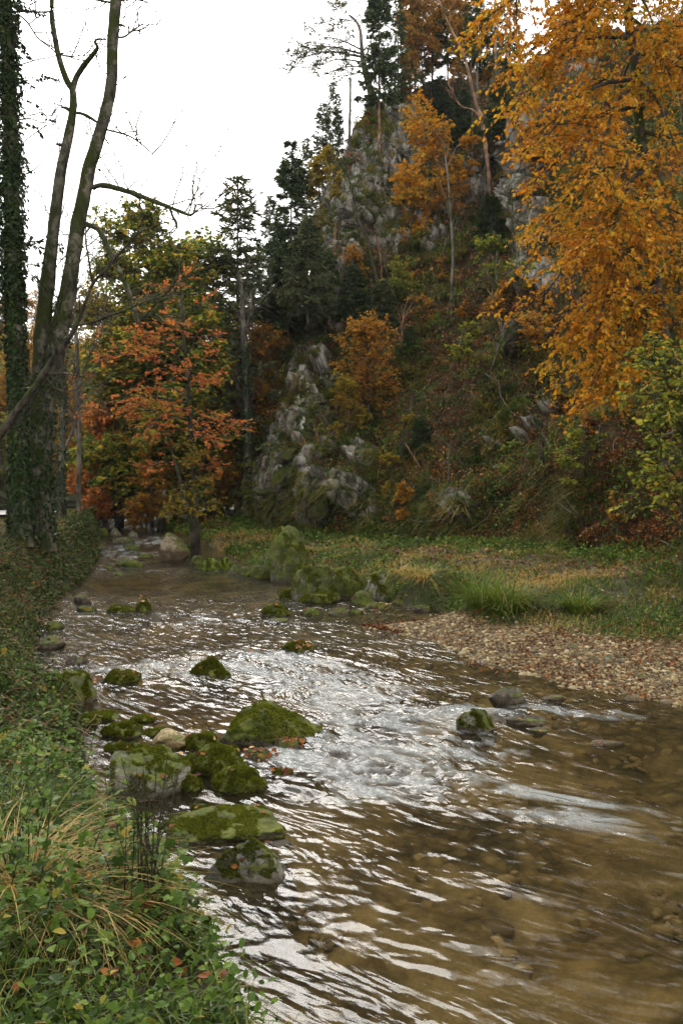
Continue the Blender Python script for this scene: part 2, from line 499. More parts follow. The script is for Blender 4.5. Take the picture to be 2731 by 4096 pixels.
def gravel_material():
    m = new_mat('gravel_and_meadow'); n = NT(m); p = n.pos()
    g = n.attr('gravel')
    vor = n('ShaderNodeTexVoronoi', {'Vector': p, 'Scale': 42.0})
    peb = n.ramp(n('ShaderNodeSeparateColor', {0: vor.outputs['Color']}).outputs[0],
                 [(0.0, (.04, .026, .012)), (0.35, (.10, .064, .029)), (0.7, (.17, .115, .055)), (1.0, (.25, .18, .10))])
    edge = n.ramp(vor.outputs['Distance'], [(0.0, 1.0), (0.55, 0.75), (0.8, 0.2)])
    peb = n.mix(1.0, peb, edge, 'MULTIPLY')
    wet = n.attr('wet')
    peb = n.mix(wet, peb, n.mix(1.0, peb, (0.36, 0.30, 0.22), 'MULTIPLY'))
    soil = n.ramp(n.noise(3.5, 6, p, 0.7), [(0.3, (.018, .015, .007)), (0.5, (.045, .034, .016)), (0.7, (.085, .062, .032))])
    mo = n.ramp(n.noise(1.1, 4, p, 0.65), [(0.42, 0.0), (0.58, 1.0)])
    soil = n.mix(mo, soil, n.ramp(n.noise(22, 3, p), [(0.3, (.018, .03, .006)), (0.7, (.045, .068, .014))]))
    path = n.attr('path')
    soil = n.mix(path, soil, n.ramp(n.noise(9, 5, p, 0.7), [(0.3, (.06, .042, .026)), (0.55, (.15, .105, .068)), (0.75, (.27, .2, .14))]))
    c = n.mix(g, soil, peb)
    h = n.mix(g, n.noise(25, 5, p, 0.75), n.math('SUBTRACT', 1.0, vor.outputs['Distance']))
    n.out(n.principled(c, n.math('MULTIPLY_ADD', wet, -0.45, 0.85), 0.25, n.bump(h, 0.9, 0.04)))
    return m
M_gravel = gravel_material()

def bed_material():
    m = new_mat('stream_bed_gravel'); n = NT(m); p = n.pos()
    v = n('ShaderNodeTexVoronoi', {'Vector': p, 'Scale': 9.0})
    a = n.ramp(n('ShaderNodeSeparateColor', {0: v.outputs['Color']}).outputs[0], [(0.0, (.055, .042, .02)), (0.5, (.13, .098, .046)), (1.0, (.23, .175, .09))])
    a = n.mix(1.0, a, n.ramp(v.outputs['Distance'], [(0.2, 1.0), (0.75, 0.45)]), 'MULTIPLY')
    sand = n.ramp(n.noise(40, 3, p), [(0.3, (.17, .130, .066)), (0.7, (.25, .195, .105))])
    sm = n.ramp(n.noise(0.75, 4, p, 0.6), [(0.42, 1.0), (0.55, 0.0)])
    c = n.mix(sm, a, sand)
    dk = n.ramp(n.noise(1.7, 4, p, 0.65), [(0.35, 0.35), (0.6, 1.0)])
    c = n.mix(1.0, c, dk, 'MULTIPLY')
    n.out(n.principled(c, 0.9, 0.1, n.bump(v.outputs['Distance'], -0.6, 0.03)))
    return m
M_bed = bed_material()

# ---- left bank
Yr = geo(1.3, 52, 420)
tt = np.linspace(0, 1, 230)
d = 55 * tt ** 2.8
X = xl(Yr)[:, None] - d[None]
YY = np.repeat(Yr[:, None], len(tt), 1)
LEFT = np.stack([X, YY, z_left(X, YY)], -1)
tag(grid_obj('left_bank', LEFT, M_bank, flip=True), kind='structure')

# ---- right bank: gravel bar, meadow and path up to the foot of the hill
Yr2 = geo(2.0, 52, 420)
t2 = np.linspace(0, 1, 240)
x0 = xr(Yr2)[:, None]; x1 = xb(Yr2)[:, None] + 1.5
X = x0 + (x1 - x0) * (t2[None] ** 1.25)
YY = np.repeat(Yr2[:, None], len(t2), 1)
RIGHT = np.stack([X, YY, z_right(X, YY)], -1)
_ge = np.array([Pw(445, 616, 16.6), Pw(462, 622, 15.2), Pw(500, 628, 14.3), Pw(540, 633, 13.7), Pw(600, 637, 13.3), Pw(682, 641, 12.95), Pw(800, 645, 12)])
def gravel_of(X, Y):
    ge = interp(X, np.concatenate([[-20], _ge[:, 0], [12]]), np.concatenate([[17.0], _ge[:, 1], [10.5]]))
    p = np.stack([np.ravel(X), np.ravel(Y), np.zeros(np.size(X))], -1)
    nz = fbm(p * 0.9, 4).reshape(np.shape(X))
    return sstep(0.6, -0.5, Y - ge + nz * 1.3) * sstep(17.5, 16.5, Y)
def path_of(X, Y):
    zz = np.array([Pw(215, 528, 40), Pw(240, 536, 35), Pw(300, 545, 30), Pw(360, 550, 26.5), Pw(450, 560, 22), Pw(560, 565, 19), Pw(682, 574, 16.5), Pw(800, 580, 14.3)])
    cx = interp(Y, zz[::-1, 1], zz[::-1, 0])
    p = np.stack([np.ravel(X), np.ravel(Y), np.zeros(np.size(X))], -1)
    nz = fbm(p * 1.3, 4).reshape(np.shape(X))
    return np.exp(-((X - cx) / 1.1) ** 2) * np.clip(0.75 + nz * 0.9, 0, 1)
g_a = gravel_of(X, YY)
wet_a = sstep(0.16, 0.02, RIGHT[..., 2] - zw(YY))
p_a = path_of(X, YY)
tag(grid_obj('meadow_and_gravel_bar', RIGHT, M_gravel, {'gravel': g_a.ravel(), 'wet': wet_a.ravel(), 'path': p_a.ravel()}), kind='structure')

# ---- stream bed
Yr3 = geo(1.3, 52, 330)
t3 = np.linspace(0, 1, 200)
X = xl(Yr3)[:, None] + (xr(Yr3) - xl(Yr3))[:, None] * t3[None]
YY = np.repeat(Yr3[:, None], len(t3), 1)
p = np.stack([X.ravel(), YY.ravel(), np.zeros(X.size)], -1)
def bed_depth(X, Y):
    wd = (xr(Y) - xl(Y)); t = np.clip((X - xl(Y)) / wd, 0, 1)
    return 0.40 * np.minimum(1, (t * wd) / 0.5) ** 0.7 * np.minimum(1, ((1 - t) * wd) / 4.0) ** 0.8
Z = zw(YY) - bed_depth(X, YY) * (1 + 0.5 * fbm(p * 0.6, 3).reshape(X.shape))
Z = Z + np.minimum(0.05, bed_depth(X, YY)) * ridged(p * 4.0, 3).reshape(X.shape) * 0.6
Z[:, 0] = zw(Yr3); Z[:, -1] = zw(Yr3)
BED = np.stack([X, YY, Z], -1)
tag(grid_obj('stream_bed', BED, M_bed), kind='structure')

# ---- a sheet under everything, out to the horizon
mb = MB().add([(-900, -60, -2.5), (900, -60, -2.5), (900, 1500, -2.5), (-900, 1500, -2.5)], [[0, 1, 2, 3]])
tag(mb.build('ground', M_bank), kind='structure')
# valley floor beyond the bend
gx, gy = np.meshgrid(np.linspace(-75, 60, 90), np.linspace(51, 160, 70), indexing='ij')
gz = 2.2 + 0.02 * (gy - 50) + fbm(np.stack([gx.ravel(), gy.ravel(), gy.ravel() * 0], -1) * 0.12, 4).reshape(gx.shape) * 1.0 + 0.35 * np.clip(-27 - gx, 0, 22) + 0.0020 * np.clip(gy - 60, 0, 999) ** 2
tag(grid_obj('valley_floor', np.stack([gx, gy, gz], -1), M_bank, flip=True), kind='structure')

# ---- water
Yw = geo(1.6, 52, 1000)
tw = np.linspace(0, 1, 440)
xa = xl(Yw) - 0.5; xe = np.minimum(xr(Yw) + np.where(Yw < 20, 0.7, 0.4), 9.0)
# upstream the gravel tongue is passed in one sweep so that the rows stay straight
X = xa[:, None] + (xe - xa)[:, None] * tw[None]
YY = np.repeat(Yw[:, None], len(tw), 1)
_cy = np.array([1, 3, 5, 7, 10, 14, 20, 30, 45, 60.]); _cx = np.array([9, 7, 5, 3.2, 1.2, -1.2, -3.2, -6, -6, -9.])
sY = np.linspace(1, 60, 2000); _sx = interp(sY, _cy, _cx)
_arc = np.concatenate([[0], np.cumsum(np.hypot(np.diff(sY), np.diff(_sx)))])
S = -interp(YY, sY, _arc); B = X - interp(YY, _cy, _cx)
cosf = interp(YY, [1, 8, 14, 22, 60], [.7, .75, .85, .95, 1.0]); B = B * cosf
def blob(pxp, pyp, rx, ry, amp=1.0, rot=0.0):
    """a patch of broken water: centre in photo pixels, radii in metres (along x and y)"""
    py = pyp / 4.004; px = pxp / 4.004
    Yc = water_Y(py); Xc = (px - CX) / F * Yc
    dx = X - Xc; dy = YY - Yc; c, s_ = math.cos(rot), math.sin(rot)
    u = (dx * c + dy * s_) / rx; v = (-dx * s_ + dy * c) / ry
    return amp * np.exp(-(u * u + v * v))
rif = blob(1050, 2650, 1.2, .9, .9) + blob(620, 2680, 1.0, .5, .7) + blob(1300, 2720, 1.2, .7, .7) + blob(1500, 2880, 1.0, .8, 1.0) + blob(1750, 2980, .9, .5, .8, -.5) \
    + blob(1350, 3020, .9, .55, 1.0, -.3) + blob(1850, 2870, .55, .3, .9) + blob(1750, 3150, 1.0, .5, .6, -.5) + blob(1300, 3150, .7, .6, .6) + blob(2150, 2850, .8, .3, .5) \
    + blob(2300, 3250, 1.3, .4, .5, -.5) + blob(1400, 2780, 1.2, .4, .5) \
    + blob(560, 2225, 1.2, 1.6, .6) + blob(620, 2165, 1.2, 2.5, .65) + blob(480, 2200, .8, 3, .45) + blob(700, 2290, 2.4, .8, .35) + blob(850, 2480, 2.2, 1.8, .45) + blob(2500, 2860, 1.0, .3, .3)
rif = np.clip(rif, 0, 1.3)
p2 = np.stack([S.ravel(), B.ravel(), np.zeros(S.size)], -1)
wig = fbm(p2 * np.array([.5, .7, 1]), 3)
p2w = p2 + np.stack([wig * .5, wig * .35, wig * 0], -1)
sh = S.shape
n1 = fbm(p2w * np.array([1.6, 3.6, 1]), 3).reshape(sh)
n2 = fbm(p2w * np.array([5.5, 13.0, 1]) + 3, 3).reshape(sh)
n3 = ridged(p2w * np.array([2.2, 3.4, 1]) + 7, 3).reshape(sh)
n4 = fbm(np.stack([p2[:, 0] * 6 + p2[:, 1] * 3, p2[:, 1] * 7 - p2[:, 0] * 2, p2[:, 0] * 0], -1), 3).reshape(sh)
calm = interp(YY, [3, 8, 15, 25, 30], [1.0, 1.0, 1.2, 0.8, 1.0])
pool = np.clip(blob(520, 2340, 4.5, 2.6, 1.0) + blob(1500, 2460, 1.6, .8, 1.0), 0, 1) * 0.65
near = interp(YY, [3, 6, 9, 14, 30], [1, 1, 1.1, 1.6, 2.2])
h = (0.013 * n1 + 0.0022 * n2 * near + 0.005 * n4 * near) * calm * (1 - pool) + rif * (0.05 * n3 + 0.035 * n1 + 0.012 * n4 + .006 * n2)
Zw = zw(YY) + h
n5 = fbm(p2w * np.array([1.1, 2.4, 1]) + 21, 4).reshape(sh)
foam = np.clip(rif * 0.54 + (0.9 * (n3 - 0.25) + 0.6 * n2 + 1.3 * n5) * np.clip(rif * 1.6, 0, 1) - 0.42, 0, 1)
WATER = np.stack([X, YY, Zw], -1)
def water_material():
    m = new_mat('stream_water'); n = NT(m)
    st = n.attr('flow', 'Vector')
    fo = n.attr('foam')
    a = n.noise(1.0, 1.0, n('ShaderNodeMapping', {'Vector': st, 'Scale': (3.6, 10.5, 1)}).outputs[0], 0.45, 0.3)
    b = n.noise(1.0, 1.5, n('ShaderNodeMapping', {'Vector': st, 'Scale': (8, 19, 1), 'Rotation': (0, 0, 0.35)}).outputs[0], 0.5, 0.3)
    amp = n.ramp(n.noise(1.0, 2, n('ShaderNodeMapping', {'Vector': st, 'Scale': (.8, 1.5, 1)}).outputs[0], .6, .8), [(.36, .30), (.64, 1.15)])
    hgt = n.math('ADD', n.math('MULTIPLY', n.math('ADD', a, n.math('MULTIPLY', b, 0.55)), n.math('MULTIPLY', amp, n.attr('chop'))), n.math('MULTIPLY', n.math('MULTIPLY', n.noise(1.0, 3, n('ShaderNodeMapping', {'Vector': st, 'Scale': (14, 22, 1)}).outputs[0], .6, .6), fo, clamp=True), 0.8))
    nb = n.bump(hgt, 1.0, 0.021)
    fr = n('ShaderNodeFresnel', {'IOR': 1.34, 'Normal': nb}).outputs[0]
    tr = n('ShaderNodeBsdfTransparent', {'Color': (0.85, 0.79, 0.63, 1)}).outputs[0]
    tb = n('ShaderNodeBsdfDiffuse', {'Color': (0.072, 0.061, 0.032, 1)}).outputs[0]
    body = n('ShaderNodeMixShader', {0: 0.10, 1: tr, 2: tb}).outputs[0]
    gl = n('ShaderNodeBsdfGlossy', {'Color': (1, 1, 1, 1), 'Roughness': n.attr('fine_chop'), 'Normal': nb}).outputs[0]
    sf = n('ShaderNodeMixShader', {0: fr, 1: body, 2: gl}).outputs[0]
    fn = n.noise(1.0, 5, n('ShaderNodeMapping', {'Vector': st, 'Scale': (11, 30, 1)}).outputs[0], 0.78, 1.2)
    f2 = n.noise(1.0, 4, n('ShaderNodeMapping', {'Vector': st, 'Scale': (5, 11, 1)}).outputs[0], 0.65, 1.6)
    def crest(v, k): return n.math('SUBTRACT', 1.0, n.math('MULTIPLY', n.math('ABSOLUTE', n.math('SUBTRACT', v, 0.5)), k), clamp=True)
    ln = n.math('MAXIMUM', crest(fn, 11.0), n.math('MULTIPLY', crest(f2, 16.0), 0.9))
    blot = n.ramp(n.math('ADD', n.math('MULTIPLY', f2, 0.8), n.math('MULTIPLY', fn, 0.5)), [(0.66, 0.0), (0.80, 0.8)])
    ff = n.math('MULTIPLY', n.math('MAXIMUM', n.math('MULTIPLY', ln, 0.62), blot), n.math('MULTIPLY', fo, 1.7, clamp=True))
    fd = n('ShaderNodeBsdfDiffuse', {'Color': (0.40, 0.43, 0.43, 1), 'Normal': nb}).outputs[0]
    n.out(n('ShaderNodeMixShader', {0: n.math('MULTIPLY', ff, 0.8), 1: sf, 2: fd}).outputs[0])
    return m
M_water = water_material()
water = grid_obj('stream', WATER, M_water, {'foam': foam.ravel(), 'flow': p2w, 'fine_chop': (interp(YY, [5, 9, 14, 24], [.08, .10, .13, .15]) * (1 - .5 * pool)).ravel(), 'chop': (interp(YY, [5, 9, 13, 24, 30], [.62, .78, 1.5, 2.0, 1.4]) * (1 - pool * .8) * (1 + rif * .6)).ravel()})
tag(water, kind='structure')

# ------------------------------------------------------------------ the hillside with its crags
def resample(pts, n):
    pts = np.asarray(pts, float)
    s = np.concatenate([[0], np.cumsum(np.linalg.norm(np.diff(pts, axis=0), axis=1))]); s /= s[-1]
    t = np.linspace(0, 1, n)
    return np.stack([np.interp(t, s, pts[:, k]) for k in range(pts.shape[1])], -1)
HA, HT = 380, 330
Bc = resample([(257, 522), (300, 535), (350, 545), (450, 551), (560, 554), (682, 561), (800, 568), (900, 572)], HA)
Tc = resample([(392, 96), (430, 86), (513, 68), (600, 40), (682, 15), (900, -60)], HA)
Lc = resample([(257, 522), (256, 474), (268, 435), (277, 392), (297, 339), (303, 305), (312, 246), (317, 211), (333, 176), (347, 154), (354, 128), (369, 106), (392, 96)], HT)
Rc = resample([(900, 572), (900, -60)], HT)
a = np.linspace(0, 1, HA)[:, None, None]; t = np.linspace(0, 1, HT)[None, :, None]
PX = (1 - t) * Bc[:, None] + t * Tc[:, None] + (1 - a) * Lc[None] + a * Rc[None] \
    - ((1 - a) * (1 - t) * Bc[0] + a * (1 - t) * Bc[-1] + (1 - a) * t * Tc[0] + a * t * Tc[-1])
_HD = np.array([(257, 520, 43), (300, 533, 38.5), (350, 543, 34), (450, 548, 28.5), (560, 551, 23), (682, 557, 17.5), (800, 564, 14), (900, 568, 12.5),
    (257, 474, 43.6), (270, 435, 45), (278, 392, 46.5), (300, 339, 49), (305, 305, 50.5), (313, 244, 53), (318, 209, 54.5), (335, 174, 57), (348, 152, 58.5), (355, 126, 60), (370, 104, 62), (392, 93, 64),
    (285, 490, 40.3), (300, 450, 41.5), (300, 400, 44.5), (350, 480, 36.5), (350, 400, 43), (350, 330, 47), (350, 250, 51), (350, 200, 54), (400, 460, 35), (400, 380, 42), (400, 300, 48), (400, 200, 56), (400, 130, 61),
    (450, 460, 32), (450, 350, 41), (450, 250, 50), (450, 150, 62), (450, 90, 70), (520, 480, 26.5), (520, 400, 31), (520, 300, 38), (520, 270, 39.5), (520, 130, 44), (505, 250, 47), (505, 150, 56), (540, 300, 36.5), (540, 140, 42),
    (560, 450, 25.5), (600, 350, 30), (600, 200, 39), (600, 100, 52), (620, 450, 21.5), (682, 450, 19.6), (682, 300, 27), (682, 150, 40), (682, 50, 55),
    (800, 400, 17), (800, 200, 26), (800, 0, 42), (900, -60, 45), (900, 300, 19), (513, 70, 75), (682, 15, 62)], float)
_HD[:, 2] = np.log(_HD[:, 2])
_A = np.linalg.norm(_HD[:, None, :2] - _HD[None, :, :2], axis=-1) / 100 + np.eye(len(_HD)) * 0.03
_Aug = np.block([[-_A, np.ones((len(_HD), 1))], [np.ones((1, len(_HD))), np.zeros((1, 1))]])
_wh = np.linalg.solve(_Aug, np.concatenate([_HD[:, 2], [0]]))
def hill_depth(px, py):
    px = np.ravel(px); py = np.ravel(py); out = np.empty(len(px))
    for i in range(0, len(px), 20000):
        dd = np.hypot(px[i:i + 20000, None] - _HD[None, :, 0], py[i:i + 20000, None] - _HD[None, :, 1]) / 100
        out[i:i + 20000] = -dd @ _wh[:-1] + _wh[-1]
    return np.exp(out)
Yh = hill_depth(PX[..., 0], PX[..., 1]).reshape(HA, HT)
HILL = np.stack([(PX[..., 0] - CX) / F * Yh, Yh, CZ - (PX[..., 1] - HY) / F * Yh], -1)
ROCKS = [(1120, 1850, 60, 110), (1180, 2060, 90, 60), (1280, 1960, 70, 60), (1260, 1640, 50, 90), (1200, 1530, 40, 80), (1240, 1760, 40, 60), (1350, 1080, 90, 50), (1560, 960, 120, 60), (1300, 1000, 60, 50), (1420, 600, 60, 60), (1530, 640, 60, 90), (1370, 1320, 60, 50), (1900, 760, 60, 50), (1150, 2010, 60, 140), (1070, 1960, 45, 170), (1110, 2060, 60, 60), (1200, 1900, 30, 60), (1210, 1430, 70, 45), (1310, 1510, 35, 55), (1250, 1330, 55, 70), (1300, 1180, 60, 60), (1380, 1230, 70, 30),
         (1450, 860, 170, 110), (1350, 800, 90, 60), (1620, 890, 110, 60), (1700, 950, 80, 50), (1480, 720, 70, 90), (1600, 520, 55, 120), (1560, 420, 60, 50), (1640, 620, 40, 80), (1530, 800, 90, 40),
         (2130, 780, 75, 260), (2160, 1050, 90, 130), (2080, 620, 40, 120), (2250, 1180, 60, 50), (2330, 250, 70, 70), (1440, 2010, 50, 60), (1400, 1980, 40, 40), (1470, 1840, 60, 50), (1860, 2030, 55, 40),
         (2130, 1690, 40, 11), (2070, 1725, 24, 9), (2200, 1640, 26, 9), (1990, 1780, 24, 9), (1330, 1830, 40, 60), (1230, 1560, 35, 60), (1180, 1680, 30, 50)]
rk = np.zeros((HA, HT))
for (x, y, rx_, ry_) in ROCKS:
    rk = np.maximum(rk, 1.25 - np.hypot((PX[..., 0] - x / 4.004) / (rx_ / 4.004), (PX[..., 1] - y / 4.004) / (ry_ / 4.004)) * 0.55)
hp = HILL.reshape(-1, 3)
rkn = fbm(hp * 0.55, 4).reshape(HA, HT)
rk = sstep(0.55, 0.8, rk + rkn * 0.45)
du = np.gradient(HILL, axis=0); dv = np.gradient(HILL, axis=1)
HN = unit(np.cross(du, dv))
_flip = np.sum(HN * (np.array([0, 0, CZ]) - HILL), -1) < 0
HN[_flip] *= -1
edge = np.minimum(1, np.minimum(np.arange(HT) / 14.0, 1.0))[None, :]
fade = sstep(0.0, 0.06, np.linspace(0, 1, HA))[:, None] * 0.7 + 0.3
disp = fbm(hp * 0.16, 4).reshape(HA, HT) * 1.6 + fbm(hp * 0.6 + 3, 4).reshape(HA, HT) * 0.55 + \
    rk * (ridged(hp * np.array([.45, .45, .3]), 4).reshape(HA, HT) * 1.0 + ridged(hp * 1.5, 4).reshape(HA, HT) * 0.45 + 0.3)
disp += 0.16 * fbm(hp * 2.2, 3).reshape(HA, HT) + 0.45 * ridged(hp * np.array([.8, .8, .8]) + 31, 3).reshape(HA, HT) * (1 - rk)
HILL = HILL + HN * (disp * edge * fade * np.clip(Yh / 45, .35, 1))[..., None]
du = np.gradient(HILL, axis=0); dv = np.gradient(HILL, axis=1)
HN = unit(np.cross(du, dv)); _f = np.sum(HN * (np.array([0, 0, CZ]) - HILL), -1) < 0; HN[_f] *= -1
def hill_at(px, py):
    """the point of the hillside nearest to the sight line through px, py, and its normal"""
    q = np.stack([(HILL[..., 0] / HILL[..., 1] * F + CX), (CZ - HILL[..., 2]) / HILL[..., 1] * F + HY], -1)
    i = np.argmin(np.sum((q - np.array([px, py])) ** 2, -1)); i = np.unravel_index(i, (HA, HT))
    return HILL[i], HN[i]
# the back of the spur and the top of the ridge
left_skirt = [HILL[:1] + np.array(v)[None, None] for v in [(30, 45, -14), (14, 22, -6), (5, 9, -1.5), (1.6, 3, -.3)]]
FULL = np.concatenate(left_skirt + [HILL], 0)
top = FULL[:, -1:]
FULL = np.concatenate([FULL] + [top + np.array(v)[None, None] for v in [(0.5, 3, .2), (2, 12, .3), (6, 30, -2), (15, 70, -12)]], 1)
rkF = np.pad(rk, ((4, 0), (0, 4)), mode='edge')
def hill_material():
    m = new_mat('hillside_soil_and_rock'); n = NT(m); p = n.pos()
    r = n.attr('rock')
    g = n('ShaderNodeNewGeometry')
    nz = n('ShaderNodeSeparateXYZ', {0: g.outputs['Normal']}).outputs['Z']
    c = n.ramp(n.noise(1.6, 7, p, 0.72), [(0.32, (.014, .010, .005)), (0.5, (.045, .030, .014)), (0.68, (.095, .062, .030))])
    mo = n.ramp(n.noise(0.35, 5, p, 0.65), [(0.50, 0.0), (0.64, 0.85)])
    c = n.mix(mo, c, n.ramp(n.noise(5, 4, p), [(0.3, (.018, .022, .005)), (0.7, (.050, .056, .011))]))
    pr = n('ShaderNodeMapping', {'Vector': p, 'Scale': (1, 1, .55)}).outputs[0]
    a = n.noise(1.3, 8, pr, 0.72, 0.4)
    rc = n.ramp(a, [(0.34, (.03, .027, .023)), (0.45, (.14, .13, .11)), (0.56, (.33, .31, .275)), (0.72, (.52, .50, .45))])
    vz = n('ShaderNodeTexVoronoi', {'Scale': 1.1, 'Vector': n.mix(0.25, pr, n('ShaderNodeTexNoise', {'Scale': 1.0, 'Vector': pr}).outputs['Color'])}, feature='DISTANCE_TO_EDGE').outputs['Distance']
    rc = n.mix(1.0, rc, n.ramp(vz, [(0.0, 0.25), (0.06, 1.0)]), 'MULTIPLY')
    ms = n.math('ADD', n.noise(0.9, 5, p, 0.65), n.math('MULTIPLY', nz, 0.22))
    rc = n.mix(n.ramp(ms, [(0.60, 0.0), (0.68, 1.0)]), rc, n.ramp(n.noise(6, 4, p), [(0.3, (.015, .022, .004)), (0.7, (.05, .065, .01))]))
    c = n.mix(r, c, rc)
    h = n.math('MULTIPLY_ADD', a, 1.0, n.math('MULTIPLY', n.noise(9, 5, p, 0.75), 0.35))
    n.out(n.principled(c, 0.92, 0.12, n.bump(h, 1.0, 0.25)))
    return m
M_hill = hill_material()
tag(grid_obj('hillside', FULL, M_hill, {'rock': rkF.ravel()}), kind='structure')

# ---- far wooded slope closing the valley
gx, gy = np.meshgrid(np.linspace(-260, 120, 160), np.linspace(150, 330, 60), indexing='ij')
rise = interp(gx, [-260, -120, -75, -62, -45, -30, 0, 120], [55, 46, 36, 34, 44, 50, 60, 70])
gz = 2 + rise * sstep(150, 250, gy) + fbm(np.stack([gx.ravel(), gy.ravel(), gx.ravel() * 0], -1) * 0.03, 4).reshape(gx.shape) * 8
FAR = np.stack([gx, gy, gz], -1)
def far_material():
    m = new_mat('far_wooded_slope'); n = NT(m); p = n.pos()
    c = n.ramp(n.noise(0.16, 6, p, 0.7), [(0.3, (.02, .03, .015)), (0.5, (.05, .055, .02)), (0.62, (.12, .08, .025)), (0.75, (.06, .05, .03))])
    n.out(n.principled(c, 1.0, 0.0, n.bump(n.noise(0.4, 5, p, .7), 1.0, 3.0)))
    return m
tag(grid_obj('far_hills', FAR, far_material(), flip=True), kind='structure')

# ------------------------------------------------------------------ boulders and stones
def ico(level):
    bm = bmesh.new(); bmesh.ops.create_icosphere(bm, subdivisions=level, radius=1.0)
    V = np.array([v.co[:] for v in bm.verts]); Fc = np.array([[v.index for v in f.verts] for f in bm.faces]); bm.free()
    return V, Fc
ICO = {k: ico(k) for k in (2, 3, 4, 5, 6)}

def rock_shape(rng, level, style):
    V, Fc = ICO[level]; V = V.copy()
    seed = rng.uniform(-50, 50, 3)
    nclip, depth = {'round': (7, .80), 'block': (13, .66), 'slab': (9, .7), 'cone': (6, .52), 'hump': (8, .80), 'table': (9, .80)}[style]
    V = V * (1 + 0.22 * fbm(V * 1.1 + seed, 2))[:, None]
    if style in ('block', 'slab'):
        V = np.sign(V) * np.abs(V) ** 0.8
    for k in range(nclip):
        nrm = unit(rng.normal(size=3))
        if style == 'cone':
            az = k * 6.283 / nclip * 2.0 + rng.uniform(-.4, .4); nrm = unit(np.array([math.cos(az), math.sin(az), rng.uniform(.45, .75)]))
        if style == 'table':
            nrm = unit(np.array([.06, -.10, 1])) if k == 0 else unit(nrm * np.array([1, 1, .2]))
            if k == 0: V = V - np.clip(V @ nrm - .34, 0, None)[:, None] * nrm * .97; continue
        if style == 'slab' and k == 0: nrm = unit(np.array([rng.normal() * .1, rng.normal() * .1, 1]))
        dd = depth * rng.uniform(.85, 1.15)
        e = V @ nrm - dd
        V = V - np.clip(e, 0, None)[:, None] * nrm * 0.92
    if style == 'hump': V[:, 2] = np.where(V[:, 2] > 0, V[:, 2] * (1 - .25 * V[:, 0]), V[:, 2])
    fr = fbm(V * 2.6 + seed, 4) * 0.09 + ridged(V * 2.0 - seed, 4) * 0.075 + fbm(V * 9.0 + seed, 4) * 0.03
    V = V + unit(V) * fr[:, None]
    lo, hi = V.min(0), V.max(0)
    V[:, :2] = (V[:, :2] - (lo + hi)[:2] / 2) / ((hi - lo)[:2] / 2)
    V[:, 2] = V[:, 2] / hi[2]
    return V, Fc

M_rock = {
    'mossy': rock_mat('mossy_limestone', amt=0.74),
    'moss_full': rock_mat('moss_covered_limestone', amt=0.86),
    'half': rock_mat('half_mossy_limestone', amt=0.50, base=(.19, .178, .145), pale=(.42, .40, .33)),
    'patchy': rock_mat('moss_patched_limestone', amt=0.64, base=(.17, .16, .13), pale=(.40, .38, .31)),
    'bare': rock_mat('bare_wet_limestone', amt=0.34, base=(.11, .095, .07), pale=(.25, .22, .17)),
    'pale': rock_mat('pale_yellow_limestone', amt=0.20, base=(.38, .31, .16), pale=(.56, .47, .27)),
    'tan': rock_mat('tan_limestone', amt=0.40, base=(.22, .17, .11), pale=(.38, .31, .22)),
    'grey': rock_mat('grey_limestone', amt=0.34, base=(.20, .195, .165), pale=(.40, .39, .34)),
    'flat_top': rock_mat('bright_edged_limestone', amt=0.40, base=(.20, .195, .15), pale=(.36, .35, .28), moss=(.045, .058, .009), moss2=(.11, .125, .02)),
    'dry_pale': rock_mat('dry_pale_limestone', amt=0.42, base=(.30, .27, .22), pale=(.50, .46, .38), wet=0.0),
    'bright': rock_mat('bright_moss_limestone', amt=0.98, moss=(.06, .09, .010), moss2=(.16, .19, .018)),
}
M_moss = leaf_mat('moss_fuzz', [(0.0, (.032, .042, .005)), (0.4, (.085, .100, .010)), (0.75, (.155, .165, .018)), (1.0, (.24, .23, .03))], trans=.3, clump=6.0, clump_amt=.4, gloss=.03)
M_litter = leaf_mat('fallen_leaf_litter', [(0.0, (.03, .012, .006)), (0.3, (.09, .03, .012)), (0.55, (.19, .065, .018)), (0.8, (.30, .14, .045)), (1.0, (.42, .27, .12))], trans=.12, clump=1.5, clump_amt=.2, gloss=.15)
M_grass = leaf_mat('grass_blades', [(0, (.026, .046, .006)), (.35, (.058, .098, .011)), (.62, (.11, .155, .02)), (.82, (.24, .21, .045)), (1, (.42, .27, .08))], trans=.4, clump=1.2, clump_amt=.25, gloss=.06, rough=.45)

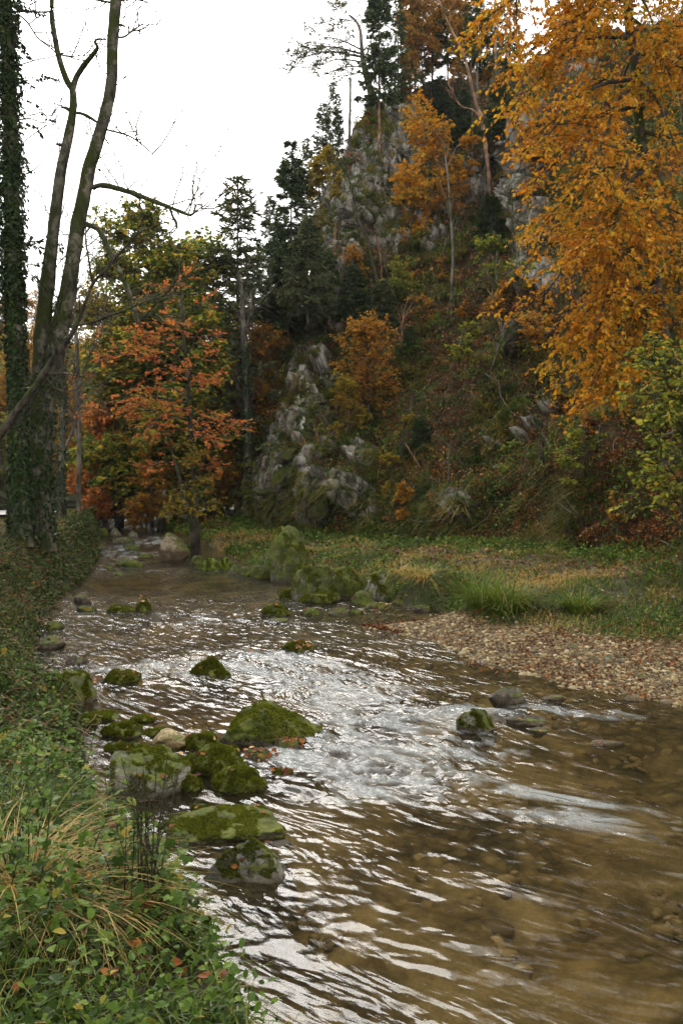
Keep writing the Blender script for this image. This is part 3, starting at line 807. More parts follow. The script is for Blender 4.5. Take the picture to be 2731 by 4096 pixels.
ROCKLIST = []
def boulder(xc, yb, w, hh, style, mat, label, depth=0.8, level=None, moss=0, rz=None, where='water', Y=None, group='boulders in and along the stream', name='boulder', seed=None):
    """a stone whose waterline spans w and whose front foot is at xc, yb (measured on the photograph in its own pixels)"""
    rng = np.random.default_rng(int(xc * 7 + yb) if seed is None else seed)
    px, py = xc / 4.004, yb / 4.004
    if 1020 < xc < 1560 and 2300 < yb < 2430: w *= 1.2; hh *= 1.45        # the piled right bank
    if Y is None: Y = water_Y(py)
    W = w / 4.004 / F * Y; D = W * depth
    zb = CZ - (py - HY) / F * Y
    Yc = Y + D * 0.42
    x = (px - CX) / F * Y
    th = (CZ - zb) / Y
    H = max(hh / 4.004 / F * Y - D * (0.85 if style == 'slab' else 0.55) * th, W * (.10 if style == 'slab' else .26))
    if level is None: level = 6 if Y < 9.5 else 5 if Y < 16 else 4
    V, Fc = rock_shape(rng, level, style)
    V = V * np.array([W / 2 * 1.06, D / 2 * 1.06, H])
    a = rng.uniform(-.25, .25) if rz is None else rz
    c, s = math.cos(a), math.sin(a)
    V[:, :2] = V[:, :2] @ np.array([[c, s], [-s, c]])
    o = MB().add(V, Fc).build(name, M_rock[mat], None, True, loc=(x, Yc, zb - 0.01))
    tag(o, label, 'boulder', group)
    ROCKLIST.append((o, V, Fc, Y))
    if moss:
        Vf = V[Fc]; ce = Vf.mean(1); cr = np.cross(Vf[:, 1] - Vf[:, 0], Vf[:, 2] - Vf[:, 0]); ar = np.linalg.norm(cr, axis=1); nr = unit(cr)
        wgt = ar * np.clip(nr[:, 2] + .25, 0, 1) * (ce[:, 2] > .2 * H + .12 * W * fbm(ce * 3 / max(W, .4), 2)) * (fbm(ce * 4.0 / max(W, .5) + 3, 4) > (0.20 - moss * .30))
        if wgt.sum() > 0:
            nb = int(np.clip(ar.sum() * 9000 * min(1, (7.0 / Y)), 600, 9000))
            k = rng.choice(len(Fc), nb, p=wgt / wgt.sum())
            b = rng.dirichlet((1, 1, 1), nb); ps = (Vf[k] * b[..., None]).sum(1)
            dr = unit(nr[k] + rng.normal(size=(nb, 3)) * .55 + np.array([0, 0, .3]))
            L = rng.uniform(.008, .020, nb) * np.clip(Y / 6, .8, 1.6)
            m2 = MB(); leaves(m2, LEAF2, ps - nr[k] * .004, dr, rng.normal(size=(nb, 3)), L, np.clip(rng.normal(.45, .2, nb), 0, 1))
            tag(m2.build('moss', M_moss, o), kind=None)
    return o

B = boulder
B(985, 3550, 370, 225, 'cone', 'grey', 'pointed grey boulder with mossy flanks and a bare top, nearest one standing in the water', .85, moss=.12, rz=.2, seed=5)
B(1080, 2975, 400, 190, 'hump', 'mossy', 'largest mossy dome standing in the middle of the stream beside the white rapid', .85, moss=1, rz=.1)
B(890, 3375, 480, 150, 'slab', 'patchy', 'wide flat mossy slab with bare pale patches, lying low behind the pointed grey boulder', .75, moss=.7)
B(945, 3180, 215, 130, 'round', 'moss_full', 'round moss cushion boulder behind the wide flat slab', .9, moss=1)
B(845, 3110, 240, 140, 'round', 'mossy', 'mossy boulder with a pale bare scar, between the round moss cushion and the yellow stone', .8, moss=.8)
B(755, 3165, 90, 70, 'round', 'moss_full', 'small green stone tucked beside the round moss cushion boulder', .9, moss=1)
B(565, 3200, 350, 205, 'table', 'flat_top', 'flat topped grey block on the left bank fringed with bright moss and grass', .9, moss=.35, rz=.15)
B(1030, 3050, 130, 60, 'hump', 'half', 'small stone covered in pink and brown leaves below the largest mossy dome', .8)
B(1155, 3005, 120, 60, 'hump', 'half', 'small leaf strewn stone at the right foot of the largest mossy dome', .8)
B(670, 2990, 160, 85, 'block', 'pale', 'pale yellow stone on the left shore, brightest of the stones there', .8)
B(475, 2955, 160, 75, 'round', 'patchy', 'moss topped stone on the left shore, left of the pale yellow stone', .8, moss=.6)
B(575, 2890, 110, 35, 'slab', 'moss_full', 'low moss hump at the waterline above the pale yellow stone', .7, moss=.8)
B(795, 3000, 140, 75, 'round', 'moss_full', 'dark mossy stone right of the pale yellow stone', .8, moss=.8)
B(390, 2885, 150, 50, 'slab', 'mossy', 'low mossy ledge stone half hidden by nettles on the left shore', .8, moss=.8)
B(265, 2820, 220, 150, 'block', 'half', 'tilted dark boulder with a moss cap leaning out from the left bank', .9, moss=.5, rz=-.3)
B(475, 2735, 150, 62, 'round', 'moss_full', 'low round moss boulder with a wet leaf pile on its left side', .7, moss=.8)
B(370, 2735, 90, 30, 'slab', 'bare', 'flat wet stone heaped with red leaves near the left bank', .7)
B(835, 2715, 190, 95, 'cone', 'moss_full', 'peaked mossy boulder splitting the rapid in mid stream', .7, moss=.9)
B(1195, 2608, 140, 45, 'round', 'moss_full', 'low mossy boulder with leaves caught on its upstream side, above the rapid', .7, moss=.6)
B(1020, 2622, 130, 30, 'slab', 'bare', 'dark wet stone that the water slides over above the rapid', .8)
B(475, 2452, 110, 36, 'hump', 'moss_full', 'long low moss boulder in the upper pool', .7, moss=.6)
B(570, 2448, 75, 62, 'cone', 'moss_full', 'small peaked moss stone joined to the long low boulder in the upper pool', .9, moss=.6)
B(325, 2415, 70, 38, 'block', 'bare', 'dark angular stone by the left bank of the upper pool', .8)
B(338, 2448, 80, 26, 'hump', 'mossy', 'low mossy stone in front of the dark angular stone by the left bank', .7)
B(2040, 2815, 150, 82, 'block', 'bare', 'dark blocky stone standing at the right end of the rapid', .8)
B(1912, 2930, 155, 110, 'block', 'half', 'grey boulder with green streak and white water breaking on its left side', .8, moss=.05)
B(2110, 2905, 160, 52, 'slab', 'bare', 'brown wet stone with water flowing over it, right of the grey boulder', .7)
B(2160, 2935, 80, 32, 'slab', 'half', 'small grey green stone just below the brown wet stone', .8)
B(2215, 2805, 95, 35, 'slab', 'tan', 'yellow brown stone awash near the gravel bar', .8)
B(2545, 2805, 90, 30, 'slab', 'tan', 'flat tan stone awash at the edge of the gravel bar near the right side', .8)
B(2440, 2985, 150, 22, 'slab', 'tan', 'long sunken tan stone under the shallow water on the right', .4)
B(1165, 2335, 150, 165, 'block', 'patchy', 'tall pale topped block at the right bank with moss hanging down its face', .9, moss=.3)
B(1300, 2300, 150, 45, 'block', 'half', 'broken half mossy ledge on top of the right bank, behind the moss hung block', .6, Y=20.6)
B(1225, 2345, 70, 65, 'round', 'bright', 'bright yellow green moss cushion beside the moss hung block', .9, moss=1)
B(1272, 2412, 170, 110, 'block', 'patchy', 'grey boulder with moss patches, largest of the cluster at the right bank', .8, moss=.3)
B(1390, 2398, 135, 95, 'round', 'mossy', 'rounded mossy boulder right of the moss patched grey one', .9, moss=.6)
B(1262, 2416, 140, 38, 'slab', 'moss_full', 'low mossy ledge at the water in front of the moss patched grey boulder', .6, moss=.6)
B(1172, 2400, 110, 36, 'slab', 'moss_full', 'flat moss mat stone at the left end of the right bank cluster', .7, moss=.6)
B(1525, 2410, 145, 100, 'block', 'half', 'grey wedge boulder at the right bank beside the still inlet', .8, moss=.3, rz=.3)
B(1512, 2434, 100, 28, 'slab', 'mossy', 'thin mossy stone lying in the still inlet before the grey wedge boulder', .7)
B(1103, 2468, 120, 55, 'hump', 'mossy', 'small mossy mound stone in the water, left of the stepping stones off the right bank', .7, moss=.6)
B(1100, 2486, 100, 16, 'slab', 'moss_full', 'thin strip of moss stone just awash below the small mossy mound', .5)
B(1248, 2463, 95, 34, 'round', 'mossy', 'first low stepping stone between the mossy mound and the still inlet', .7)
B(1355, 2458, 85, 28, 'round', 'half', 'second low stepping stone at the mouth of the still inlet', .7)
B(835, 2283, 80, 55, 'round', 'bright', 'bright mossy boulder under the overhanging edge of the right bank', .9, moss=.6)
B(895, 2280, 60, 52, 'round', 'bright', 'smaller bright mossy boulder, right neighbour of the one under the bank edge', .9, moss=.6)
B(690, 2212, 115, 84, 'block', 'tan', 'large tan boulder at the foot of the red leaved beech', .9, Y=28.5)
B(685, 2232, 75, 42, 'round', 'bright', 'bright mossy stone below the large tan boulder', .8)
B(755, 2225, 60, 60, 'round', 'mossy', 'dark mossy stone between the large tan boulder and the bank', .8)
B(510, 2268, 110, 34, 'hump', 'moss_full', 'wide moss topped stone at the head of the upper pool', .7)
B(435, 2275, 40, 14, 'slab', 'mossy', 'small flat stone left of the wide one at the head of the upper pool', .8)
B(525, 2205, 60, 26, 'round', 'mossy', 'mossy stone in the white water of the far riffle', .8)
B(490, 2180, 80, 34, 'slab', 'half', 'flat half mossy stone across the far riffle', .8)
B(575, 2232, 60, 18, 'slab', 'mossy', 'thin low stone on the right side of the far riffle', .8)
B(455, 2150, 50, 40, 'block', 'bare', 'dark angular stone standing at the top of the far riffle', .8)
B(530, 2160, 45, 36, 'block', 'bare', 'dark stone right of the angular one at the top of the far riffle', .8)
B(395, 2205, 55, 26, 'round', 'bare', 'dark stone by the left wall of the far riffle', .8)
B(400, 2150, 60, 40, 'round', 'mossy', 'mossy stone at the far left of the riffle under the grassy edge', .8)
B(470, 2300, 45, 12, 'slab', 'moss_full', 'tiny sunken moss stone in the calm upper pool', .7)
B(1905, 2528, 95, 72, 'cone', 'bright', 'bright green moss clump on a stone at the back of the gravel bar', .9, moss=1, Y=15.0)
B(1770, 2508, 60, 20, 'slab', 'grey', 'smooth grey stone at the water edge left of the bright moss clump', .8, Y=15.6)
B(180, 2600, 120, 60, 'block', 'bare', 'dark undercut stone beneath the overgrown left bank', .9)

for (x, y, w, h, st, mt, lb) in [
    (335, 2905, 120, 48, 'round', 'mossy', 'mossy stone half sunk at the left bank between the low ledge stone and the herbs'),
    (450, 3010, 90, 40, 'round', 'half', 'small stone at the left shore just below the moss topped one'),
    (545, 3015, 110, 46, 'hump', 'mossy', 'low moss stone between the moss topped one and the yellow stone'),
    (720, 3075, 120, 60, 'round', 'moss_full', 'green stone wedged right above the flat topped grey block'),
    (905, 3020, 90, 42, 'round', 'mossy', 'small mossy stone at the left foot of the largest mossy dome'),
    (690, 3330, 130, 55, 'round', 'mossy', 'mossy stone at the water edge below the flat topped grey block'),
    (800, 3255, 90, 45, 'round', 'half', 'small half bare stone between the flat topped block and the wide flat slab'),
    (1010, 3265, 110, 50, 'hump', 'moss_full', 'small moss stone at the upper right corner of the wide flat slab'),
    (1120, 3390, 90, 26, 'slab', 'bare', 'wet brown stone just awash right of the wide flat slab'),
    (1130, 3105, 80, 34, 'round', 'mossy', 'small mossy stone in the current below the leaf strewn ones'),
    (610, 2945, 90, 36, 'round', 'mossy', 'mossy stone close behind the pale yellow one'),
    (300, 2660, 90, 36, 'round', 'bare', 'dark stone under the left bank above the tilted boulder'),
    (200, 2520, 90, 40, 'round', 'mossy', 'mossy stone under the left bank opposite the peaked boulder'),
    (1045, 2322, 75, 48, 'round', 'mossy', 'mossy stone at the right bank, first left of the moss hung block'),
    (985, 2308, 65, 42, 'round', 'mossy', 'mossy stone at the right bank, second left of the moss hung block'),
    (940, 2296, 60, 42, 'round', 'half', 'half mossy stone at the right bank between the bright pair and the moss hung block'),
    (1335, 2372, 95, 66, 'block', 'mossy', 'mossy stone wedged behind the rounded one in the right bank cluster'),
    (1222, 2382, 85, 58, 'block', 'half', 'half mossy stone wedged behind the low ledge of the right bank cluster'),
    (1450, 2424, 85, 44, 'round', 'mossy', 'mossy stone in the gap left of the grey wedge boulder'),
    (1478, 2398, 70, 56, 'block', 'patchy', 'patchy grey stone leaning on the left side of the grey wedge boulder'),
    (1605, 2424, 80, 38, 'round', 'mossy', 'mossy stone at the edge of the still inlet right of the grey wedge boulder'),
    (1690, 2450, 80, 32, 'slab', 'half', 'flat stone at the right end of the still inlet'),
    (785, 2262, 60, 40, 'round', 'mossy', 'mossy stone at the foot of the right bank before the bright pair'),
    (1420, 2455, 60, 20, 'slab', 'mossy', 'third low stepping stone, just awash in the still inlet')]:
    B(x, y, w, h, st, mt, lb, .8, moss=.5 if y > 2600 and mt != 'bare' else 0)

# ---- larger cobbles on the gravel bar
for (x, y, w, h, mt, lb) in [(2292, 2603, 62, 24, 'tan', 'long brown cobble lying highest on the gravel bar'), (2306, 2636, 42, 26, 'tan', 'round brown cobble below the long one on the gravel bar'),
        (2438, 2648, 52, 34, 'dry_pale', 'round pale cobble, lightest of the cobbles on the gravel bar'), (2382, 2650, 40, 26, 'tan', 'brown cobble left of the round pale cobble'),
        (2485, 2658, 38, 24, 'grey', 'grey cobble right of the round pale cobble'), (2150, 2615, 44, 16, 'grey', 'flat grey cobble at the left of the gravel bar'),
        (2640, 2785, 60, 26, 'tan', 'brown cobble at the lower edge of the gravel bar near the right side'), (2560, 2715, 48, 20, 'dry_pale', 'pale oval cobble low on the gravel bar'),
        (2135, 2440, 22, 20, 'dry_pale', 'small white stone lying in the grass above the gravel bar'), (2700, 2190 + 205, 30, 18, 'dry_pale', 'white stone in the grass by the path at the right side')]:
    px, py = x / 4.004, y / 4.004
    Y = 12.0
    for _ in range(40):
        zz = float(z_right(np.array([(px - CX) / F * Y]), np.array([Y]))[0]); Y = .6 * Y + .4 * F * (CZ - zz) / (py - HY)
    B(x, y, w, h, 'round', mt, lb, .8, level=4, Y=float(Y), group='cobbles on the gravel bar and bank', name='cobble')

# ---- loose gravel
def pebble_field(name, N, fn, size, mat, rng):
    V0, F0 = ICO[2] if False else ICO[2]
    P, sc = fn(N)
    N = len(P)
    var = [rock_shape(np.random.default_rng(500 + k), 2, 'round')[0] for k in range(8)]
    k = rng.integers(0, 8, N)
    V = np.stack(var)[k] * np.stack([np.ones(N), rng.uniform(.6, .95, N), rng.uniform(.35, .65, N)], -1)[:, None] * sc[:, None, None]
    a = rng.uniform(0, 6.28, N); c, s = np.cos(a), np.sin(a)
    x = V[..., 0] * c[:, None] - V[..., 1] * s[:, None]; y = V[..., 0] * s[:, None] + V[..., 1] * c[:, None]
    tl = rng.normal(0, .2, N)[:, None]
    V = np.stack([x, y, V[..., 2] + x * tl], -1) + P[:, None]
    Fc = (F0[None] + (np.arange(N) * len(V0))[:, None, None]).reshape(-1, 3)
    return tag(MB().add(V.reshape(-1, 3), Fc, np.repeat(rng.uniform(0, 1, N), len(F0))).build(name, mat, None, True), kind='stuff')
def pebble_mat(name, stops, rough=.75):
    m = new_mat(name); n = NT(m)
    c = n.ramp(n.attr('rnd'), stops); p = n.pos()
    c = n.mix(n.ramp(n.noise(40, 4, p, .7), [(.35, .0), (.7, .45)]), c, (.10, .075, .045))
    n.out(n.principled(c, rough, .3, n.bump(n.noise(60, 3, p), .4, .01)))
    return m
M_peb = pebble_mat('gravel_pebbles', [(0, (.028, .019, .008)), (.3, (.085, .058, .022)), (.6, (.155, .110, .043)), (.85, (.25, .185, .085)), (1, (.42, .35, .21))])
M_pebw = pebble_mat('wet_bed_pebbles', [(0, (.04, .027, .012)), (.4, (.10, .068, .03)), (.8, (.20, .145, .065)), (1, (.28, .21, .11))], .5)
rg = np.random.default_rng(3)
def _bar(N):
    n0 = N * 8
    x = rg.uniform(-.5, 8, n0); y = rg.uniform(9.3, 17.2, n0)
    z = z_right(x, y); ok = (x > xr(y) - .05) & (rg.uniform(0, 1, n0) < gravel_of(x, y) + .05 * (y < 16))
    x, y, z = x[ok][:N], y[ok][:N], z[ok][:N]
    s = np.exp(rg.normal(math.log(.0125), .62, len(x))) 
    return np.stack([x, y, z + s * .1], -1), np.clip(s, .006, .050)
pebble_field('gravel', 46000, _bar, None, M_peb, rg)
def _bed(N):
    n0 = N * 6
    y = 2.5 * (22 / 2.5) ** rg.uniform(0, 1, n0); u = rg.uniform(0, 1, n0) ** .8; x = xl(y) + (xr(y) - xl(y)) * u
    p = np.stack([x, y, x * 0], -1)
    ok = (fbm(p * .75 + 40, 3) + (u - .35) * .5 > .08) & (x < 7)
    x, y = x[ok][:N], y[ok][:N]
    z = zw(y) - bed_depth(x, y); s = np.exp(rg.normal(math.log(.04), .5, len(x)))
    return np.stack([x, y, z], -1), np.clip(s, .015, .13)
pebble_field('stream_bed_pebbles', 7000, _bed, None, M_pebw, rg)

# ------------------------------------------------------------------ pale crags standing out of the hillside
def crag_mat(name, dark, mid, pale, amt):
    m = new_mat(name); n = NT(m); p = n.objco(); g = n('ShaderNodeNewGeometry')
    nz = n('ShaderNodeSeparateXYZ', {0: g.outputs['Normal']}).outputs['Z']
    pr = n('ShaderNodeMapping', {'Vector': p, 'Scale': (1, 1, .6), 'Rotation': (0, .3, 0)}).outputs[0]
    a = n.noise(1.5, 9, pr, .74, .3)
    c = n.ramp(a, [(.33, dark), (.46, mid), (.60, pale), (.8, tuple(min(.6, x * 1.35) for x in pale))])
    vz = n('ShaderNodeTexVoronoi', {'Scale': 1.6, 'Vector': n.mix(.3, pr, n('ShaderNodeTexNoise', {'Scale': 1.2, 'Vector': pr}).outputs['Color'])}, feature='DISTANCE_TO_EDGE').outputs['Distance']
    c = n.mix(1.0, c, n.ramp(vz, [(0, .2), (.05, 1.0)]), 'MULTIPLY')
    c = n.mix(n.ramp(n.noise(.5, 4, pr, .6), [(.5, 0.0), (.7, .6)]), c, (.10, .075, .045))
    ms = n.math('ADD', n.math('ADD', n.noise(1.1, 5, p, .65), n.math('MULTIPLY', nz, .28)), amt - .5)
    c = n.mix(n.ramp(ms, [(.58, 0.0), (.66, 1.0)]), c, n.ramp(n.noise(7, 4, p, .7), [(.3, (.016, .022, .004)), (.6, (.05, .058, .009)), (.8, (.09, .08, .02))]))
    h = n.math('MULTIPLY_ADD', n.noise(8, 6, p, .75), .4, a)
    n.out(n.principled(c, .9, .15, n.bump(h, 1.0, .22)))
    return m
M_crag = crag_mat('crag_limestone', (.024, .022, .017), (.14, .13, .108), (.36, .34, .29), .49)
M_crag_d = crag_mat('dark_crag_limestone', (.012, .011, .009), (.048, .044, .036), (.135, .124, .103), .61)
def crag(xc, yc, w, h, label, mat=None, depth=.7, seed=0, lean=0.0, push=.25):
    rng = np.random.default_rng(seed + int(xc))
    p, nrm = hill_at(xc / 4.004, yc / 4.004)
    Y = p[1]; W = w / 4.004 / F * Y; H = h / 4.004 / F * Y; D = min(W, H) * depth + .25 * max(W, H)
    mb = MB(); sd = rng.uniform(-50, 50, 3)
    nb = int(np.clip(W * H * .7, 12, 40)); V0, F0 = ICO[5 if W * H < 60 else 4]
    tilt = rng.normal(0, .18, 2)
    for q in range(nb):
        V = np.sign(V0) * np.abs(V0) ** .62
        for k in range(15):
            nn = unit(rng.normal(size=3)); e = V @ nn - rng.uniform(.48, .88); V = V - np.clip(e, 0, None)[:, None] * nn * .98
        if q == 0: c = np.zeros(3); sz = np.array([W * .40, D * .40, H * .42])
        else:
            a_ = rng.uniform(0, 6.283); r_ = math.sqrt(rng.uniform(.05, 1))
            c = np.array([math.cos(a_) * r_ * W * .40, rng.uniform(-.45, .1) * D, math.sin(a_) * r_ * H * .42])
            sc = rng.uniform(.13, .34) * (W * H) ** .5
            sz = np.array([sc * rng.uniform(.7, 1.2), sc * rng.uniform(.6, 1.0), sc * rng.uniform(.5, 1.25)])
        V = V * sz
        V = V + unit(V) * (np.round(fbm(V * np.array([.9, .9, 1.5]) + sd + q, 3) * 5) / 5 * .30 + np.round(fbm(V * np.array([2.4, 2.4, 3.4]) - sd, 3) * 4) / 4 * .14 + fbm(V * 5 + sd, 4) * .10)[:, None] * np.clip(sz.min(), .3, 1.6)
        V[:, 0] += V[:, 2] * tilt[0]; V[:, 1] += V[:, 2] * .12
        V = V + c; V[:, 0] += V[:, 2] * lean
        mb.add(V, F0)
    o = mb.build('crag', mat or M_crag, None, False, loc=p - nrm * D * push * .5)
    return tag(o, label, 'crag', 'limestone crags on the hillside')
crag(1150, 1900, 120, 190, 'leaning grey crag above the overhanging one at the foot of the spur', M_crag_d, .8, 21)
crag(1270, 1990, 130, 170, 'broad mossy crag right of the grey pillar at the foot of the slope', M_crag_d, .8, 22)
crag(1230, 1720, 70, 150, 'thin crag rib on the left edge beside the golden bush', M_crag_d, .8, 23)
crag(1270, 1600, 80, 120, 'overgrown crag on the left edge above the thin rib', None, .8, 24)
crag(1420, 1010, 130, 60, 'crumbling lower rim of the broad pale band', None, .7, 25)
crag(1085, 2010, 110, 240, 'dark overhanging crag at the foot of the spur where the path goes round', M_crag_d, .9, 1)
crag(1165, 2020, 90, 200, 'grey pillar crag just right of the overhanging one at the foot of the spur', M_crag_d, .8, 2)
crag(1310, 1510, 60, 110, 'small pale crag half way up the left edge of the hill', None, .8, 3)
crag(1250, 1345, 70, 120, 'narrow pale crag under a moss cap on the left edge of the hill', M_crag_d, .8, 4)
crag(1330, 1200, 120, 80, 'pale broken crag beneath the dark young spruces', None, .8, 5)
crag(1400, 860, 240, 120, 'broad pale limestone band, widest on the hillside', None, .7, 6)
crag(1560, 890, 200, 100, 'right end of the pale limestone band behind the orange birch', None, .7, 7)
crag(1460, 750, 110, 130, 'fractured grey crag above the broad pale band', None, .8, 8)
crag(1590, 490, 110, 210, 'tall grey crag near the summit left of the dark hollow', None, .8, 9, -.15)
crag(1640, 640, 80, 130, 'grey crag below the summit crag behind orange leaves', None, .8, 10)
crag(2130, 760, 120, 460, 'tall pale cliff face beside the great orange beech', None, .8, 11, -.05)
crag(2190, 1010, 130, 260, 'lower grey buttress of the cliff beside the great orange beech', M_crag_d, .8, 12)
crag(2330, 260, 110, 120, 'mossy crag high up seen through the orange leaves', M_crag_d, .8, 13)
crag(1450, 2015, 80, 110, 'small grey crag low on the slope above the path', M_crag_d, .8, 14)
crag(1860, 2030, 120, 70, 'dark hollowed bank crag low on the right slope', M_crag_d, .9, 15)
crag(2150, 1690, 70, 22, 'pale ledge of crumbling stone below the round bush', M_crag_d, .8, 16)
crag(1990, 1872, 52, 36, 'single cream stone lying on the leafy slope', M_rock['dry_pale'], 1.0, 17, push=0)

# ------------------------------------------------------------------ trees: generators
def smooth_path(pts, K):
    """a rounded curve through the given points, K samples"""
    pts = np.asarray(pts, float)
    if len(pts) < 3: return resample(pts, K)
    P = np.concatenate([[2 * pts[0] - pts[1]], pts, [2 * pts[-1] - pts[-2]]])
    out = []
    for i in range(1, len(P) - 2):
        t = np.linspace(0, 1, 12, endpoint=False)[:, None]
        a, b, c, dd = P[i - 1], P[i], P[i + 1], P[i + 2]
        out.append(0.5 * ((2 * b) + (-a + c) * t + (2 * a - 5 * b + 4 * c - dd) * t ** 2 + (-a + 3 * b - 3 * c + dd) * t ** 3))
    out.append(pts[-1:])
    return resample(np.concatenate(out), K)

def photo_path(pts, Y, K=24):
    """pts: (x, y, width) in photo pixels at depth Y (a number or a list) -> world path and radii"""
    pts = np.asarray(pts, float); n = len(pts)
    Ys = np.full(n, Y) if np.isscalar(Y) else np.asarray(Y, float)
    W = np.array([Pw(x / 4.004, y / 4.004, yy) for (x, y, w), yy in zip(pts, Ys)])
    r = pts[:, 2] / 4.004 / F * Ys / 2
    Q = smooth_path(np.concatenate([W, r[:, None] * 3], 1), K)
    return Q[:, :3], np.maximum(Q[:, 3] / 3, .004)

def at(P, t):
    """points and tangents at parameters t on paths P (N,K,3)"""
    K = P.shape[1]; f = np.clip(t, 0, .9999) * (K - 1); i = f.astype(int); u = (f - i)[:, None]
    k = np.arange(len(P))
    a = P[k, i]; b = P[k, i + 1]
    return a * (1 - u) + b * u, unit(b - a)

def spawn(rng, P, total, tmin, tmax, L0, L1, ang, flat=1.0, up=0.0, curve=0.0, K=6, shrink=.5, jit=.04, horiz=0.0):
    P = np.asarray(P, float)
    if P.ndim == 2: P = P[None]
    ln = np.linalg.norm(np.diff(P, axis=1), axis=-1).sum(1)
    i = rng.choice(len(P), total, p=ln / ln.sum()); t = rng.uniform(tmin, tmax, total)
    pos, tan = at(P[i], t)
    pr = rng.normal(size=(total, 3)); pr -= (pr * tan).sum(1, keepdims=True) * tan; pr[:, 2] *= flat; pr = unit(pr)
    aa = rng.normal(ang, .2, total)[:, None]
    dr = tan * np.cos(aa) + pr * np.sin(aa) + np.array([0, 0, up])
    dr[:, 2] *= (1 - horiz); dr = unit(dr)
    L = rng.uniform(L0, L1, total) * (1 - shrink * t)
    s = np.linspace(0, 1, K)
    C = pos[:, None] + dr[:, None] * (L[:, None] * s)[..., None]
    C[..., 2] += (curve * L)[:, None] * s[None] ** 2
    j = rng.normal(size=(total, K, 3)) * (L * jit)[:, None, None] * s[None, :, None]
    return C + j, t, L

def taper(N, K, r0, r1):
    r0 = np.broadcast_to(r0, (N,))
    return r0[:, None] * (1 - np.linspace(0, 1, K)[None]) + r1 * np.linspace(0, 1, K)[None]

def twig_leaves(rng, mb, P, per, size, tmpl, upn=1.0, droop=0.0, spread=.9, t0=.15, rnd=None, sc=.25):
    N = len(P)
    i = np.repeat(np.arange(N), per); t = rng.uniform(t0, 1, N * per)
    pos, tan = at(P[i], t)
    sd = unit(np.cross(tan, np.array([0, 0, 1.0])) + 1e-6) * rng.choice([-1, 1], N * per)[:, None]
    d = unit(tan * .6 + sd * spread + rng.normal(size=pos.shape) * .35 + np.array([0, 0, -droop]))
    nr = unit(np.array([0, 0, upn]) + rng.normal(size=pos.shape) * .55)
    s = size * rng.uniform(1 - sc * 2, 1 + sc, N * per)
    v = rng.uniform(0, 1, N * per) if rnd is None else np.clip(rng.normal(rnd[0], rnd[1], N * per), 0, 1)
    leaves(mb, tmpl, pos, d, nr, s, v)

M_bark_moss = bark_mat('mossy_grey_bark', (.016, .014, .010), (.080, .073, .054), moss=(.040, .050, .010), moss_amt=.54)
M_bark_dark = bark_mat('dark_wet_bark', (.010, .008, .006), (.042, .034, .026), moss_amt=.46)
M_bark_far = bark_mat('grey_bark', (.03, .026, .021), (.10, .088, .072), moss_amt=.40, scale=3)
M_bark_red = bark_mat('reddish_pine_bark', (.05, .028, .017), (.17, .10, .062), moss_amt=.34, scale=4)
M_ivy = leaf_mat('ivy_leaves', [(0, (.006, .014, .004)), (.5, (.016, .034, .008)), (.85, (.035, .06, .014)), (1, (.07, .09, .03))], trans=.2, clump=2.0, clump_amt=.2, gloss=.25, rough=.3)
M_orange = leaf_mat('orange_beech_leaves', [(0, (.16, .16, .022)), (.16, (.36, .27, .022)), (.32, (.62, .36, .022)), (.52, (.62, .25, .013)), (.72, (.46, .145, .009)), (.88, (.58, .31, .02)), (1, (.24, .075, .008))], trans=.5, clump=.42, clump_amt=.7)
M_red = leaf_mat('red_orange_leaves', [(0, (.22, .06, .014)), (.35, (.48, .125, .032)), (.65, (.60, .19, .048)), (.86, (.58, .31, .055)), (1, (.24, .24, .04))], trans=.55, clump=.5, clump_amt=.45)
M_rust = leaf_mat('rusty_leaves', [(0, (0.146, 0.055, 0.011)), (.35, (0.344, 0.132, 0.017)), (.65, (0.529, 0.251, 0.026)), (.85, (0.476, 0.330, 0.039)), (1, (0.185, 0.185, 0.033))], trans=.55, clump=.6, clump_amt=.35)
M_yellow = leaf_mat('yellow_leaves', [(0, (.12, .085, .010)), (.4, (.26, .18, .016)), (.75, (.40, .28, .025)), (1, (.22, .24, .03))], trans=.55, clump=.8, clump_amt=.35)
M_green = leaf_mat('green_leaves', [(0, (0.047, 0.074, 0.016)), (.35, (0.110, 0.162, 0.025)), (.6, (0.208, 0.252, 0.036)), (.8, (0.396, 0.342, 0.040)), (1, (0.648, 0.396, 0.044))], trans=.55, clump=.35, clump_amt=.4)
M_hazel = leaf_mat('hazel_leaves', [(0, (.05, .07, .010)), (.3, (.12, .155, .02)), (.6, (.24, .26, .032)), (.82, (.44, .37, .045)), (1, (.50, .32, .03))], trans=.45, clump=.7, clump_amt=.35)
M_spruce = leaf_mat('spruce_needles', [(0, (0.022, 0.036, 0.017)), (.5, (0.049, 0.078, 0.029)), (.85, (0.089, 0.126, 0.042)), (1, (0.162, 0.162, 0.049))], trans=.15, clump=.5, clump_amt=.3, gloss=.05)
M_spruce_grey = leaf_mat('greyish_spruce_needles', [(0, (0.040, 0.051, 0.024)), (.5, (0.079, 0.101, 0.046)), (.85, (0.137, 0.151, 0.061)), (1, (0.287, 0.216, 0.057))], trans=.2, clump=.5, clump_amt=.3, gloss=.05)
M_bankivy = leaf_mat('bank_ivy_leaves', [(0, (.012, .018, .005)), (.4, (.028, .044, .010)), (.7, (.055, .078, .016)), (.86, (.10, .10, .03)), (1, (.16, .085, .03))], trans=.25, clump=.9, clump_amt=.4, gloss=.15, rough=.4)
M_herb = leaf_mat('herb_leaves', [(0, (.018, .034, .005)), (.35, (.042, .078, .010)), (.65, (.078, .130, .018)), (.88, (.14, .19, .03)), (1, (.26, .19, .03))], trans=.3, clump=1.3, clump_amt=.25, gloss=.22, rough=.35)

